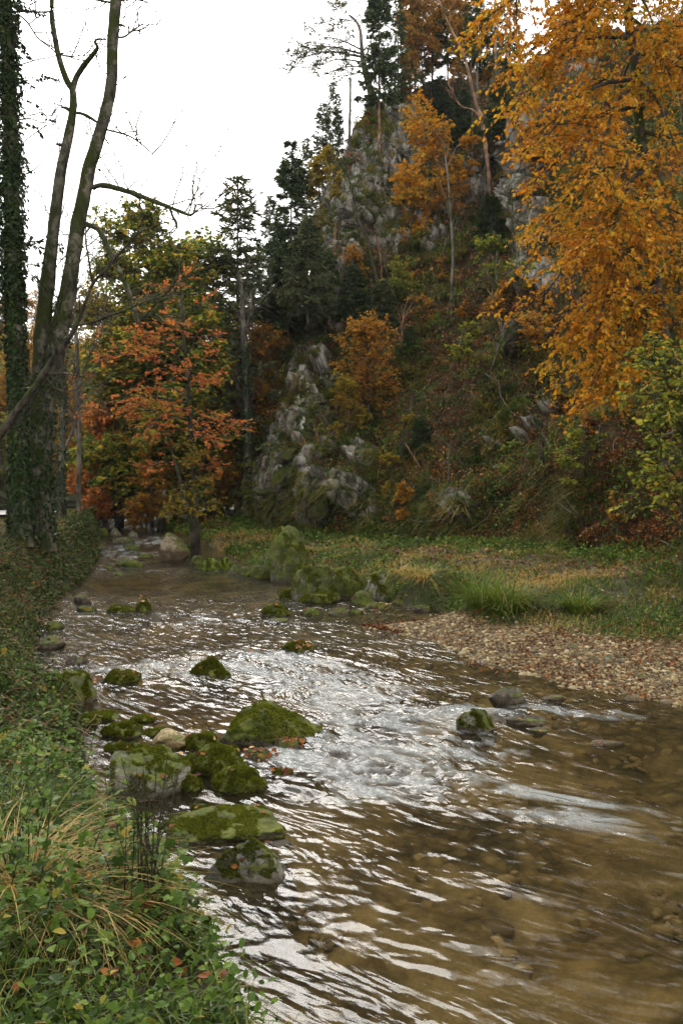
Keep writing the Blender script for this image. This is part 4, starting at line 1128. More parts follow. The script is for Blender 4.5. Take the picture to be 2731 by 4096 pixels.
def deciduous(name, label, cat, group, base, trunk, rad, limbs=None, leaf=M_green, bark=M_bark_far, n_limb=14, limb_t=(.25, .97), limb_L=(2, 4), n_sub=120, sub_L=(.8, 1.8), n_twig=500, twig_L=(.4, .9),
              per=6, size=.12, seed=0, flat=.5, limb_ang=1.0, limb_up=.15, curve=-.1, tmpl=LEAF2, limb_r=.3, rnd=None, twig_r=.006, sides=8, droop=.25, limb_shrink=.6, wob=0.0, kind=None, t0=.15):
    rng = np.random.default_rng(seed + 1)
    trunk = np.asarray(trunk, float) - base; rad = np.asarray(rad, float)
    root = empty(name, base, label, cat, group)
    mb = MB(); K = len(trunk)
    rr = rad * (1 + wob * fbm(np.stack([np.arange(K) * .9 + seed, np.zeros(K), np.zeros(K)], -1), 2))
    tubes(mb, trunk, rr, sides)
    LP = []
    if limbs is not None:
        for (tg, t0_) in limbs:
            p0, tn = at(trunk[None], np.array([t0_])); p0 = p0[0]; tg = np.asarray(tg, float) - base
            mid = p0 * .5 + tg * .5 + np.array([0, 0, .10 * np.linalg.norm(tg - p0)])
            LP.append(smooth_path([p0, mid, tg], 9))
        LP = np.array(LP)
    if n_limb:
        L2, t_, l_ = spawn(rng, trunk, n_limb, limb_t[0], limb_t[1], limb_L[0], limb_L[1], limb_ang, 1.0, limb_up, curve, 9, limb_shrink, .05)
        LP = L2 if len(LP) == 0 else np.concatenate([LP, L2])
    r0 = float(rad[0])
    ll = np.linalg.norm(LP[:, -1] - LP[:, 0], axis=1)
    tubes(mb, LP, taper(len(LP), 9, np.clip(ll * .018, .012, r0 * limb_r), .008), 5)
    SP, t_, l_ = spawn(rng, LP, n_sub, .2, 1, sub_L[0], sub_L[1], .8, flat, .05, curve, 6, .4, .06)
    SP = np.concatenate([SP, resample_many(LP, 6)])
    bb = MB(); tubes(bb, SP[:n_sub], taper(n_sub, 6, .016, .006), 4)
    TP, t_, l_ = spawn(rng, SP, n_twig, .1, 1, twig_L[0], twig_L[1], .8, flat * .6, .0, curve, 4, .3, .05)
    tubes(bb, TP, taper(n_twig, 4, twig_r, twig_r * .5), 3)
    mb.build('trunk', bark, root, True)
    bb.build('branches', bark, root, True)
    if per:
        lm = MB(); twig_leaves(rng, lm, TP, per, size, tmpl, droop=droop, rnd=rnd, t0=t0)
        lm.build('crown', leaf, root)
    return root

def resample_many(P, K):
    t = np.linspace(0, .9999, K); n = len(P)
    out = [at(P, np.full(n, tt))[0] for tt in t]
    return np.stack(out, 1)

def spruce(name, label, group, base, H, r, seed=0, L=None, bare=.15, whorls=34, mat=None, bark=None, dens=1.0, droop=.25, nl=.22, cat='spruce', lean=(0, 0), pw=.85, gap=0.0):
    rng = np.random.default_rng(seed)
    root = empty(name, base, label, cat, group)
    L = L or H * .2
    tr = np.stack([np.linspace(0, lean[0], 12), np.linspace(0, lean[1], 12), np.linspace(-.6, H, 12)], -1)
    mb = MB(); tubes(mb, tr, np.linspace(r, .015, 12)[None][0], 7)
    zf = np.linspace(bare, .985, whorls); P = []
    for z in zf:
        if rng.uniform() < gap: continue
        nb = rng.integers(4, 7); a0 = rng.uniform(0, 6.28)
        for b in range(nb):
            if rng.uniform() < .12: continue
            az = a0 + b * 6.283 / nb + rng.normal() * .25
            fz = (1 - z) / (1 - bare)
            lb = L * (fz ** pw) * rng.uniform(.65, 1.15) * (1 if z > bare + .08 else .7) + .12
            s = np.linspace(0, 1, 6)
            d = np.array([math.cos(az), math.sin(az)])
            up = .35 * (1 - fz) - droop * fz
            c = np.stack([lean[0] * z + d[0] * lb * s, lean[1] * z + d[1] * lb * s, z * H + lb * (up * s - droop * .5 * s ** 2 + .22 * s ** 3) + rng.normal() * .08], -1)
            P.append(c)
    P = np.array(P)
    tubes(mb, P, taper(len(P), 6, .02, .005), 3)
    mb.build('trunk', bark or M_bark_far, root, True)
    lb = np.linalg.norm(P[:, -1] - P[:, 0], axis=1)
    nsp = int(lb.sum() * 6.5 * dens)
    SP, t_, l_ = spawn(rng, P, nsp, .12, 1, .25, .75, .8, .25, 0, -.25, 4, .55, .05)
    SP = np.concatenate([SP, resample_many(P, 4)])
    lm = MB()
    N = len(SP); per = max(4, int(13 * dens))
    i = np.repeat(np.arange(N), per); t = rng.uniform(.0, 1, N * per)
    pos, tan = at(SP[i], t)
    sd = unit(np.cross(tan, [0, 0, 1.0]) + 1e-6) * rng.choice([-1, 1], N * per)[:, None]
    dd = unit(tan * .9 + sd * .55 + rng.normal(size=pos.shape) * .3 + np.array([0, 0, -.12]))
    nv = nl * rng.uniform(.6, 1.2, N * per)
    leaves(lm, (NEEDLE[0] * np.array([1.5, 1, 1]), NEEDLE[1]), pos, dd, rng.normal(size=pos.shape) + np.array([0, 0, .8]), nv, np.clip(rng.normal(.5, .25, N * per), 0, 1))
    lm.build('crown', mat or M_spruce, root)
    return root

def ivy_on(rng, P, Rr, n, t0, t1, size, thick=.06, hang=.0):
    """ivy leaves clothing a trunk path"""
    P = P[None]; t = rng.uniform(t0, t1, n); q_, _ = at(np.repeat(P, n, 0), t)
    nzv = fbm(q_ * 1.1 + randunit(rng, n) * .45 + 3, 3); t = t[nzv + rng.normal(0, .12, n) > -.06]; n = len(t); pos, tan = at(np.repeat(P, n, 0), t)
    r = np.interp(t, np.linspace(0, 1, len(Rr)), Rr)
    o = randunit(rng, n); o -= (o * tan).sum(1, keepdims=True) * tan; o = unit(o)
    dep = thick(t) if callable(thick) else thick
    pos = pos + o * (r + np.abs(rng.normal(0, 1, n)) * dep)[:, None]
    d = unit(o * .5 + np.array([0, 0, -.8]) + rng.normal(size=(n, 3)) * .45)
    mb = MB(); leaves(mb, LEAF2, pos, d, o + rng.normal(size=(n, 3)) * .3, size * rng.uniform(.6, 1.3, n), np.clip(rng.normal(.5, .25, n), 0, 1))
    return mb

# ------------------------------------------------------------------ the trees on the left bank
def knobbly(P, Rr, rng, amt=.12):
    K = len(Rr); return Rr * (1 + amt * fbm(np.stack([np.arange(K) * .55 + rng.uniform(0, 90), np.zeros(K), np.zeros(K)], -1), 3))

def bark_tube(mb, P, Rr, seed, sides=14, bump=.10):
    """a trunk with lumps all round it"""
    P = np.asarray(P); K0 = len(P)
    m2 = MB(); tubes(m2, P, Rr, sides)
    V = m2.V[0]; Fc = m2.Q[0]
    c = np.repeat(P, sides, 0); o = unit(V - c); rr = np.repeat(Rr, sides)
    V = V + o * (rr * bump * 1.5 * (fbm(V * np.array([4.0, 4.0, 2.2]) + seed, 5) + .6 * np.clip(fbm(V * 1.4 + seed, 3) - .12, 0, 1) * 2))[:, None]
    mb.add(V, Fc)

rng = np.random.default_rng(21)
YT = 23.0
def tree_base(x, y, Y): 
    p = Pw(x / 4.004, y / 4.004, Y); p[2] = ground_z(p[0], p[1]) - .15; return p

# the ivy clad tree at the left edge
bA = tree_base(80, 2130, 22.0)
PA, RA = photo_path([(82, 2190, 110), (80, 2090, 86), (76, 1900, 66), (72, 1600, 60), (62, 1300, 62), (52, 1000, 62), (45, 700, 58), (38, 400, 54), (26, 100, 50), (18, -150, 40)], 22.0, 60)
ivyA = empty('ivy_clad_tree', bA, 'tree trunk at the left edge thickly wrapped in dark ivy leaves to its top', 'tree', 'trees on the left bank')
mb = MB(); bark_tube(mb, PA - bA, RA, 3.0, 14); mb.build('trunk', M_bark_moss, ivyA, True)
thick = lambda t: interp(t, [0, .25, .45, .6, .8, 1], [.02, .02, .04, .09, .10, .10])
mb = ivy_on(rng, PA - bA, RA, 16000, .02, 1, .12, thick)
PO = PA.copy() - bA; PO[:, 0] -= .85                         # the bushy outer side of the ivy
m2 = ivy_on(rng, PO, RA * 1.7, 7500, .34, 1, .13, .20)
mb.V += m2.V; mb.T += [f + mb.n for f in m2.T]; mb.rt += m2.rt; mb.n += m2.n
sp, t_, l_ = spawn(rng, PA - bA, 46, .45, 1, .7, 1.9, 1.3, 1, -.1, -.25, 6, .1, .08)
twig_leaves(rng, mb, sp, 42, .12, LEAF2, droop=.6, rnd=(.5, .25), t0=.4)
mb.build('ivy', M_ivy, ivyA)
mb = MB(); tubes(mb, sp, taper(len(sp), 6, .014, .004), 3)
sp2, t_, l_ = spawn(rng, PA - bA, 16, .5, .97, 2.0, 4.5, 1.3, .4, .0, -.1, 9, .1, .06)
sp3, t_, l_ = spawn(rng, sp2, 60, .2, 1, .5, 1.6, .8, 1, .1, .0, 5, .3, .06)
tubes(mb, sp2, taper(len(sp2), 9, .022, .005), 4); tubes(mb, sp3, taper(len(sp3), 5, .007, .003), 3)
mb.build('branches', M_bark_dark, ivyA, True)

# the two stemmed mossy tree
bB = tree_base(160, 2150, YT)
moss_tree = empty('mossy_forked_tree', bB, 'tall bare mossy tree whose two stems fork above an ivy covered foot', 'tree', 'trees on the left bank')
PB, RB = photo_path([(165, 2210, 130), (160, 2130, 105), (158, 1980, 92), (160, 1800, 88), (168, 1620, 92), (178, 1500, 96)], YT, 30)
stemL, rL = photo_path([(172, 1560, 70), (165, 1430, 66), (175, 1280, 60), (190, 1120, 58), (210, 960, 46), (226, 820, 44), (245, 680, 42), (270, 560, 38), (288, 470, 32), (294, 400, 28), (288, 345, 26)], YT, 60)
stemLa, rLa = photo_path([(290, 360, 24), (262, 310, 24), (236, 230, 22), (216, 130, 22), (207, 50, 20), (210, -80, 18)], YT, 26)
stemLb, rLb = photo_path([(290, 360, 24), (306, 310, 22), (335, 262, 20), (370, 220, 17), (390, 190, 14), (378, 165, 10), (398, 156, 8), (424, 158, 7)], [YT, YT, 22.9, 22.7, 22.6, 22.5, 22.5, 22.5], 28)
stemR, rR = photo_path([(195, 1560, 84), (215, 1440, 80), (245, 1290, 70), (270, 1180, 66), (292, 1040, 60), (312, 900, 56), (336, 780, 56), (360, 660, 50), (392, 560, 48), (425, 440, 46), (446, 330, 44), (450, 220, 44), (454, 110, 44), (464, 0, 44), (472, -120, 40)], YT, 80)
mb = MB()
bark_tube(mb, PB - bB, RB, 1, 18, .08)
for P_, R_, s_ in ((stemL, rL, 5), (stemR, rR, 9)): bark_tube(mb, P_ - bB, R_, s_, 14)
for P_, R_, s_ in ((stemLa, rLa, 12), (stemLb, rLb, 15)): bark_tube(mb, P_ - bB, R_, s_, 8)
mb.build('trunk', M_bark_moss, moss_tree, True)
lb = MB(); limbP = []
def limb(pts, Y=YT, K=26, bump=.22, seed=0, side=7):
    P_, R_ = photo_path(pts, Y, K); bark_tube(lb, P_ - bB, R_, seed, side, bump); limbP.append(resample(P_ - bB, 9))
limb([(372, 752, 20), (400, 742, 20), (430, 744, 21), (490, 760, 20), (560, 784, 19), (640, 815, 18), (700, 838, 13), (765, 862, 10), (778, 838, 8), (790, 815, 7), (815, 828, 5)], [YT, 22.9, 22.7, 22.4, 22, 21.6, 21.3, 21, 21, 21, 21], 40, .25, 1)
limb([(680, 838, 9), (692, 870, 10), (704, 890, 11), (708, 915, 9)], 21.4, 10, .2, 2)
limb([(350, 900, 20), (392, 918, 20), (425, 975, 22), (452, 1040, 21), (478, 1085, 22), (510, 1160, 20), (535, 1230, 20), (555, 1290, 14), (566, 1302, 9)], [YT, 22.6, 22.2, 21.8, 21.6, 21.4, 21.2, 21, 21], 40, .25, 3)
limb([(534, 1162, 8), (560, 1160, 9), (590, 1186, 8), (620, 1184, 7), (648, 1208, 6), (655, 1230, 4)], 21.3, 20, .2, 4, 5)
limb([(562, 1280, 7), (585, 1256, 10), (610, 1256, 9), (640, 1272, 8), (656, 1290, 6)], 21.0, 18, .2, 5, 5)
limb([(552, 1296, 6), (538, 1282, 6), (530, 1272, 4)], 21.0, 8, .2, 6, 5)
limb([(472, 150, 9), (500, 146, 8), (530, 122, 7), (572, 95, 5)], YT, 14, .1, 7, 5)
limb([(478, 100, 12), (495, 104, 9), (503, 110, 5)], YT, 8, .1, 8, 5)
limb([(430, 520, 8), (470, 530, 8), (520, 546, 7), (570, 580, 6), (612, 620, 4)], [YT, 22.5, 22, 21.5, 21], 16, .1, 9, 5)
limb([(306, 452, 10), (330, 456, 12), (362, 472, 14), (392, 492, 9)], YT, 12, .1, 10, 6)
limb([(282, 444, 16), (262, 432, 13), (244, 430, 6)], YT, 8, .1, 11, 6)
limb([(262, 582, 18), (240, 580, 13), (222, 576, 6)], YT, 8, .1, 12, 6)
limb([(462, 12, 10), (420, 6, 9), (360, -6, 7)], YT, 8, .1, 13, 5)
limb([(470, 6, 8), (530, -4, 7), (590, 10, 5), (605, 30, 3)], YT, 8, .1, 14, 5)
limb([(212, 46, 7), (150, 48, 8), (90, 46, 8), (20, 52, 6)], [YT, 22.6, 22.3, 22], 12, .1, 15, 5)
limb([(70, 54, 7), (110, 90, 7), (150, 150, 6), (200, 190, 5), (230, 215, 5), (280, 228, 4), (340, 222, 3)], 22.2, 20, .1, 16, 4)
tw, t_, l_ = spawn(rng, np.array(limbP), 95, .15, 1, .6, 2.4, 1.0, .7, .5, .25, 7, .1, .06)
tw2, t_, l_ = spawn(rng, tw, 180, .2, 1, .3, 1.0, .7, 1, .2, .1, 5, .2, .06)
tubes(lb, tw, taper(len(tw), 7, .020, .009), 3); tubes(lb, tw2, taper(len(tw2), 5, .011, .008), 3)
sw, t_, l_ = spawn(rng, np.concatenate([resample(stemR, 9)[None], resample(stemL, 9)[None]]) - bB, 26, .05, .95, 1.0, 3.2, 1.1, 1, .4, .3, 7, .2, .06)
sw2, t_, l_ = spawn(rng, sw, 60, .2, 1, .4, 1.4, .7, 1, .3, .1, 5, .2, .06)
tubes(lb, sw, taper(len(sw), 7, .019, .009), 3); tubes(lb, sw2, taper(len(sw2), 5, .011, .008), 3)
lb.build('branches', M_bark_moss, moss_tree, True)
iv = ivy_on(rng, PB - bB, RB, 3600, .05, 1, .11, .03)
m2 = ivy_on(rng, stemR - bB, rR, 500, .0, .22, .11, .04)
iv.V += m2.V; iv.T += [f + iv.n for f in m2.T]; iv.rt += m2.rt; iv.n += m2.n
iv.build('ivy', M_ivy, moss_tree)
dl = MB(); kk, _, _ = spawn(rng, tw, 26, .7, 1, .05, .15, .8, K=4); twig_leaves(rng, dl, kk, 2, .12, LEAF2, droop=1.0)
dl.build('withered_leaves', M_bark_dark, moss_tree)

# the slender leaning tree in front of it
YL = 20.0
bL = tree_base(-170, 2230, YL)
lean_tree = empty('leaning_tree', bL, 'slender leaning mossy tree crossing in front of the forked trunk, its thin twigs spreading right', 'tree', 'trees on the left bank')
mb = MB(); LPs = []
def lb2(pts, Y=YL, K=20, s=0, side=7):
    P_, R_ = photo_path(pts, Y, K); bark_tube(mb, P_ - bL, R_, s, side, .15); LPs.append(resample(P_ - bL, 9))
lb2([(-175, 2260, 60), (-140, 2080, 44), (-60, 1840, 36), (14, 1717, 34), (60, 1655, 29), (140, 1549, 27), (172, 1505, 30), (210, 1440, 22), (274, 1360, 20), (309, 1289, 14), (345, 1200, 13), (372, 1135, 12), (440, 1060, 10), (500, 990, 8), (556, 930, 7), (610, 910, 5), (668, 888, 3)], YL, 70, 2, 9)
trunkL = mb; mb = MB()
lb2([(370, 1135, 9), (362, 1090, 8), (352, 1020, 7), (342, 960, 6), (345, 900, 4)], YL, 14)
lb2([(305, 1303, 9), (380, 1288, 9), (440, 1262, 9), (491, 1247, 8), (560, 1215, 7), (630, 1190, 6), (700, 1178, 5), (790, 1182, 3)], [YL, 19.8, 19.6, 19.5, 19.3, 19.2, 19, 19], 24)
lb2([(556, 930, 5), (548, 870, 4), (560, 800, 3), (566, 740, 2)], YL, 10)
lb2([(200, 1495, 8), (270, 1498, 7), (340, 1512, 6), (372, 1548, 5), (400, 1590, 4), (430, 1650, 3)], YL, 16)
lb2([(180, 1510, 7), (230, 1560, 6), (300, 1562, 5), (330, 1540, 3)], YL, 10)
tw, t_, l_ = spawn(rng, np.array(LPs), 60, .3, 1, .5, 1.9, .8, .7, .3, .1, 7, .2, .07)
tw2, t_, l_ = spawn(rng, tw, 110, .2, 1, .3, .9, .7, .8, .1, .0, 5, .2, .07)
tubes(mb, tw, taper(len(tw), 7, .014, .006), 3); tubes(mb, tw2, taper(len(tw2), 5, .008, .005), 3)
trunkL.build('trunk', M_bark_dark, lean_tree, True); mb.build('branches', M_bark_dark, lean_tree, True)

# thin trunks further along the left bank
def bare_tree(label, pts, Y, forks=(), seed=0, ivy=0, ivyr=(.0, .6), bark=M_bark_far, nsub=40, name='bare_tree', group='thin trees along the left bank', K=40, cat='tree', ntw=120, subL=(1, 3)):
    rg_ = np.random.default_rng(seed + 77)
    x, y, w = pts[0]; b = Pw(x / 4.004, y / 4.004, Y); g = ground_z(b[0], b[1]) if Y < 50 and not cat == 'x' else b[2]
    root = empty(name, b, label, cat, group)
    m = MB(); P_, R_ = photo_path(pts, Y, K); P_[0, 2] -= .4; bark_tube(m, P_ - b, R_, seed, 9, .12); LP = [resample(P_ - b, 9)]
    if nsub >= 25: m.build('trunk', bark, root, True); m = MB()
    for f in forks:
        p2_, r2_ = photo_path(f, Y, 18); bark_tube(m, p2_ - b, r2_, seed + 3, 7, .12); LP.append(resample(p2_ - b, 9))
    if nsub:
        a_, _, _ = spawn(rg_, np.array(LP), nsub, .35, 1, subL[0], subL[1], .7, 1, .3, .15, 7, .3, .06)
        b_, _, _ = spawn(rg_, a_, ntw, .2, 1, .4, 1.2, .7, 1, .1, .0, 5, .2, .06)
        tubes(m, a_, taper(len(a_), 7, .022, .007), 4); tubes(m, b_, taper(len(b_), 5, .009, .005), 3)
    if m.n: m.build('branches' if nsub >= 25 else 'trunk', bark, root, True)
    if ivy:
        ivy_on(rg_, P_ - b, R_, ivy, ivyr[0], ivyr[1], .13, .07).build('ivy', M_ivy, root)
    return root
bare_tree('slim grey bare tree at the end of the guard rail, forking into thin upright limbs', [(312, 2040, 20), (316, 1850, 17), (315, 1600, 15), (308, 1400, 14), (300, 1250, 10), (310, 1100, 7), (330, 960, 4)], 37.0,
          [[(312, 1560, 12), (335, 1490, 10), (360, 1420, 8), (400, 1330, 6), (430, 1250, 4)], [(310, 1760, 12), (296, 1700, 10), (285, 1660, 8), (268, 1640, 5)]], 1)
bare_tree('ivy wrapped slim tree between the forked tree and the grey bare tree', [(238, 2040, 24), (246, 1850, 22), (252, 1650, 20), (250, 1500, 16), (245, 1350, 12), (255, 1200, 8)], 36.0,
          [[(256, 1800, 14), (285, 1740, 12), (300, 1680, 8), (310, 1600, 6)]], 2, ivy=1900, ivyr=(.0, .7))

# ------------------------------------------------------------------ road, guard rail
ry = np.linspace(24, 62, 30); rx = interp(ry, [24, 38, 48, 62], [-12.9, -13.1, -14.6, -19])
rd = np.stack([np.stack([rx - 4.8, ry, ry * 0 + 2.02], -1), np.stack([rx - .45, ry, ry * 0 + 2.02], -1)], 1)
m_ = new_mat('wet_asphalt'); n_ = NT(m_); n_.out(n_.principled(n_.ramp(n_.noise(30, 4, n_.pos()), [(.3, (.22, .22, .22)), (.7, (.32, .32, .32))]), .35, .5))
tag(grid_obj('road', rd, m_, flip=False), kind='structure')
m_w = new_mat('weathered_rail_wood'); n_ = NT(m_w); n_.out(n_.principled(n_.ramp(n_.noise(8, 5, n_('ShaderNodeMapping', {'Vector': n_.objco(), 'Scale': (6, .6, 6)}).outputs[0]), [(.3, (.02, .018, .014)), (.7, (.07, .062, .05))]), .85, .2))
rail = empty('guard_rail', (-12.55, 39.2, 1.95), 'dark wooden guard rail on short posts along the road at the left edge', 'guard rail')
def box(mb, c, s):
    x, y, z = np.array(s) / 2; b = .015
    v = np.array([(sx * x, sy * y, sz * z) for sx in (-1, 1) for sy in (-1, 1) for sz in (-1, 1)]) + np.array(c)
    mb.add(v, [[0, 1, 3, 2], [4, 6, 7, 5], [0, 4, 5, 1], [2, 3, 7, 6], [0, 2, 6, 4], [1, 5, 7, 3]])
mb = MB(); pr = np.stack([interp(np.linspace(0, 1, 12), [0, 1], [0, -.25]), np.linspace(0, -14, 12), np.full(12, .34)], -1)
tubes(mb, pr, np.full(12, .075), 10); mb.build('lower_rail', m_w, rail, True)
mb = MB(); box(mb, (-.1, -7, .56), (.16, 14.2, .15)); mb.build('top_rail', m_w, rail)
for k in range(8):
    mb = MB(); box(mb, (.12 - .02 * k, -.15 - 1.9 * k, .17), (.17, .17, 1.0)); mb.build('post', m_w, rail)

# ------------------------------------------------------------------ leafy trees built to the photograph
def targets(lst, P0, Ylist=None):
    return [(Pw(x / 4.004, y / 4.004, Y), t) for (x, y, Y, t) in lst]

# the great orange beech on the right slope
pt, rt_ = photo_path([(2690, 1560, 60), (2655, 1400, 56), (2640, 1282, 54), (2614, 1118, 54), (2588, 820, 48), (2562, 590, 45), (2548, 330, 42), (2516, 100, 38), (2500, -200, 30), (2490, -520, 18)], 21.5, 40)
hb_, _n = hill_at(672, 392)
pt[0] = [pt[0][0], hb_[1] if abs(hb_[1] - 21.5) < 3 else 21.5, min(hb_[2], pt[0][2]) - .5]
tg = [(1960, 60, 19, .8), (2010, 300, 19, .72), (2080, 400, 18.3, .68), (2130, 620, 18.5, .6), (2110, 760, 19.5, .55), (2120, 950, 20, .45), (2090, 1080, 20.5, .42), (2180, 1180, 20.5, .38), (2240, 1350, 20, .3), (2230, 1540, 20, .22), (2330, 1450, 19, .26), (2460, 1560, 18.6, .2), (2560, 1480, 18.4, .2), (2420, 1180, 18.2, .35), (2340, 1000, 18, .45),
      (2350, 1580, 18.5, .2), (2380, 1300, 18.0, .3), (2440, 1000, 17.6, .42), (2360, 720, 17.2, .58), (2280, 200, 18, .75), (2400, 60, 17.6, .8),
      (2880, 400, 20, .65), (2690, 330, 19.6, .72), (2720, 640, 19.2, .6), (2700, 930, 19, .48), (2730, 1180, 18.8, .36), (2640, 180, 19.4, .78), (3000, 800, 19.5, .5), (2880, 1200, 18.5, .3), (2800, 40, 19, .82), (2720, -160, 19.5, .9), (2400, -240, 18.5, .92), (2150, -120, 19, .88), (2500, 1500, 19, .2), (2300, 900, 23, .5), (2450, 500, 24, .65), (2700, 300, 24, .7), (2200, 1450, 21, .25)]
deciduous('orange_beech', 'great orange beech filling the upper right, its sprays hanging over the slope', 'tree', None, pt[0], pt, rt_, targets(tg, None), M_orange, M_bark_dark,
          n_limb=10, limb_L=(2, 4), n_sub=215, sub_L=(.9, 2.3), n_twig=3700, twig_L=(.5, 1.1), per=13, size=.115, seed=4, flat=.22, curve=-.2, tmpl=LEAF2, droop=.35, limb_r=.32, rnd=(.5, .24), sides=12, wob=.1)

# the red beech on the right shore
pt, rt_ = photo_path([(788, 2165, 32), (788, 2120, 24), (782, 2000, 20), (768, 1800, 20), (752, 1550, 18), (735, 1350, 14), (722, 1150, 9), (716, 1020, 4)], 32.0, 30)
pt[0, 2] = ground_z(pt[0, 0], pt[0, 1]) - .1
tg = [(545, 1235, 32, .75), (640, 1130, 31, .85), (800, 1090, 32, .88), (500, 1370, 31, .62), (430, 1420, 31, .58), (380, 1630, 31, .48), (440, 1670, 30, .42), (570, 1330, 30, .66), (850, 1330, 31, .65), (870, 1520, 31, .5), (900, 1670, 31, .4),
      (990, 1720, 32, .38), (880, 1760, 30, .34), (560, 1880, 30, .25), (900, 1880, 31, .25), (700, 1300, 29.5, .72), (620, 1480, 29.5, .55), (690, 1640, 29.5, .42), (780, 1480, 30, .55), (600, 1700, 30, .36), (860, 1220, 32, .78), (700, 1200, 33.5, .8), (640, 1560, 33.5, .5), (800, 1700, 33.5, .4)]
deciduous('red_beech', 'slender red orange beech with airy layered sprays by the tan boulder', 'tree', None, pt[0], pt, rt_, targets(tg, None), M_red, M_bark_dark,
          n_limb=0, n_sub=120, sub_L=(.7, 1.8), n_twig=560, twig_L=(.4, 1.0), per=13, size=.118, seed=9, flat=.22, curve=-.06, droop=.15, limb_r=.35, rnd=(.5, .25), twig_r=.007)
# yellow shrub with leaning stem at its foot
pt, rt_ = photo_path([(775, 2150, 26), (755, 2050, 20), (715, 1900, 15), (670, 1750, 10), (640, 1650, 5)], 30.5, 20)
pt[0, 2] = ground_z(pt[0, 0], pt[0, 1]) - .1
deciduous('yellow_shrub', 'yellow leaved shrub with a leaning stem at the foot of the red beech', 'shrub', None, pt[0], pt, rt_, targets([(850, 1930, 30, .4), (860, 2020, 29.5, .2), (720, 1980, 29.5, .4), (760, 1850, 30, .6), (640, 1700, 30, .8), (830, 1830, 31, .5), (700, 2060, 29.5, .2)], None), M_yellow, M_bark_dark,
          n_limb=4, limb_L=(.8, 1.6), n_sub=60, sub_L=(.5, 1.1), n_twig=300, twig_L=(.3, .7), per=7, size=.11, seed=12)

# ---- prototypes for the woods: built once at the origin, then copied
def proto_tree(kind, seed):
    H = 15.0
    rg_ = np.random.default_rng(seed)
    tr = smooth_path([(0, 0, -.8), (rg_.normal() * .2, rg_.normal() * .2, 4), (rg_.normal() * .5, rg_.normal() * .5, 9), (rg_.normal() * .8, rg_.normal() * .8, H)], 24)
    rad = np.linspace(.22, .03, 24)
    kw = dict(n_limb=30, limb_t=(.2, .97), limb_L=(2.6, 5.0), n_sub=260, sub_L=(.8, 2.0), n_twig=2400, twig_L=(.5, 1.1), per=10, size=.25, seed=seed, flat=.5, curve=-.1, twig_r=.010)
    if kind == 'thin': kw.update(n_limb=18, n_sub=120, n_twig=800, per=7, size=.22, limb_L=(1.6, 3.4), limb_t=(.3, .98), limb_up=.4)
    if kind == 'low': kw.update(limb_t=(.08, .97), limb_L=(2.6, 4.6), n_limb=32)
    if kind == 'tall': kw.update(n_twig=2800, limb_t=(.35, .98), limb_L=(2.0, 4.2))
    return deciduous('broadleaf_tree', 'x', 'tree', None, np.zeros(3), tr, rad, None, M_green, M_bark_far, **kw)
PROTO = {}
def get_proto(key):
    """the first use of a prototype moves it into place; later uses copy it"""
    if key not in PROTO:
        if key[0] == 'spruce':
            v = key[1]
            args = {0: dict(H=18, r=.20, L=3.6, bare=.10, dens=.95, nl=.32, whorls=32, gap=.10), 1: dict(H=18, r=.18, L=3.1, bare=.32, dens=1.25, gap=.2, whorls=26, nl=.36), 2: dict(H=18, r=.20, L=4.0, bare=.10, dens=.85, whorls=32, gap=.08, nl=.33), 3: dict(H=6, r=.08, L=1.7, bare=.03, whorls=22, dens=1.9, nl=.20)}[v]
            PROTO[key] = spruce('spruce', 'x', None, np.zeros(3), seed=31 + v, **args)
        else:
            PROTO[key] = proto_tree(key[0], 60 + key[1])
        return PROTO[key]
    return copy_tree(PROTO[key])
def set_mats(root, leaf=None, bark=None):
    for ch in root.children:
        mt = leaf if ch.name.startswith('crown') else bark
        if mt is not None:
            ch.material_slots[0].link = 'OBJECT'; ch.material_slots[0].material = mt
def plant(key, loc, height, label, cat, group, name, leaf=None, bark=None, rz=0.0, wide=1.0, lean=(0, 0)):
    o = get_proto(key)
    o.name = name
    H0 = {'spruce': 18.0}.get(key[0], 15.0)
    if key == ('spruce', 3): H0 = 6.0
    s = height / H0
    o.location = [float(v) for v in loc]; o.scale = (s * wide, s * wide, s); o.rotation_euler = (lean[0], lean[1], rz)
    tag(o, label, cat, group); set_mats(o, leaf, bark)
    return o
rng = np.random.default_rng(77)
def wood(key, x, ytop, Y, label, name, leaf=None, cat='tree', wide=1.0, bark=None, base_z=None, ybase=None, group='trees of the wood behind the bend', lean=(0, 0)):
    px = x / 4.004; top = Pw(px, ytop / 4.004, Y)
    if ybase is not None: zb = Pw(px, ybase / 4.004, Y)[2]
    elif base_z is not None: zb = base_z
    else: zb = 2.2 + .02 * (Y - 50) + (0.5 * max(0, -27 - top[0]) if Y > 51 else 0) if Y > 51 else ground_z(top[0], Y)
    return plant(key, (top[0], Y, zb - .2), top[2] - zb, label, cat, group, name, leaf, bark, rng.uniform(0, 6.28), wide, lean)

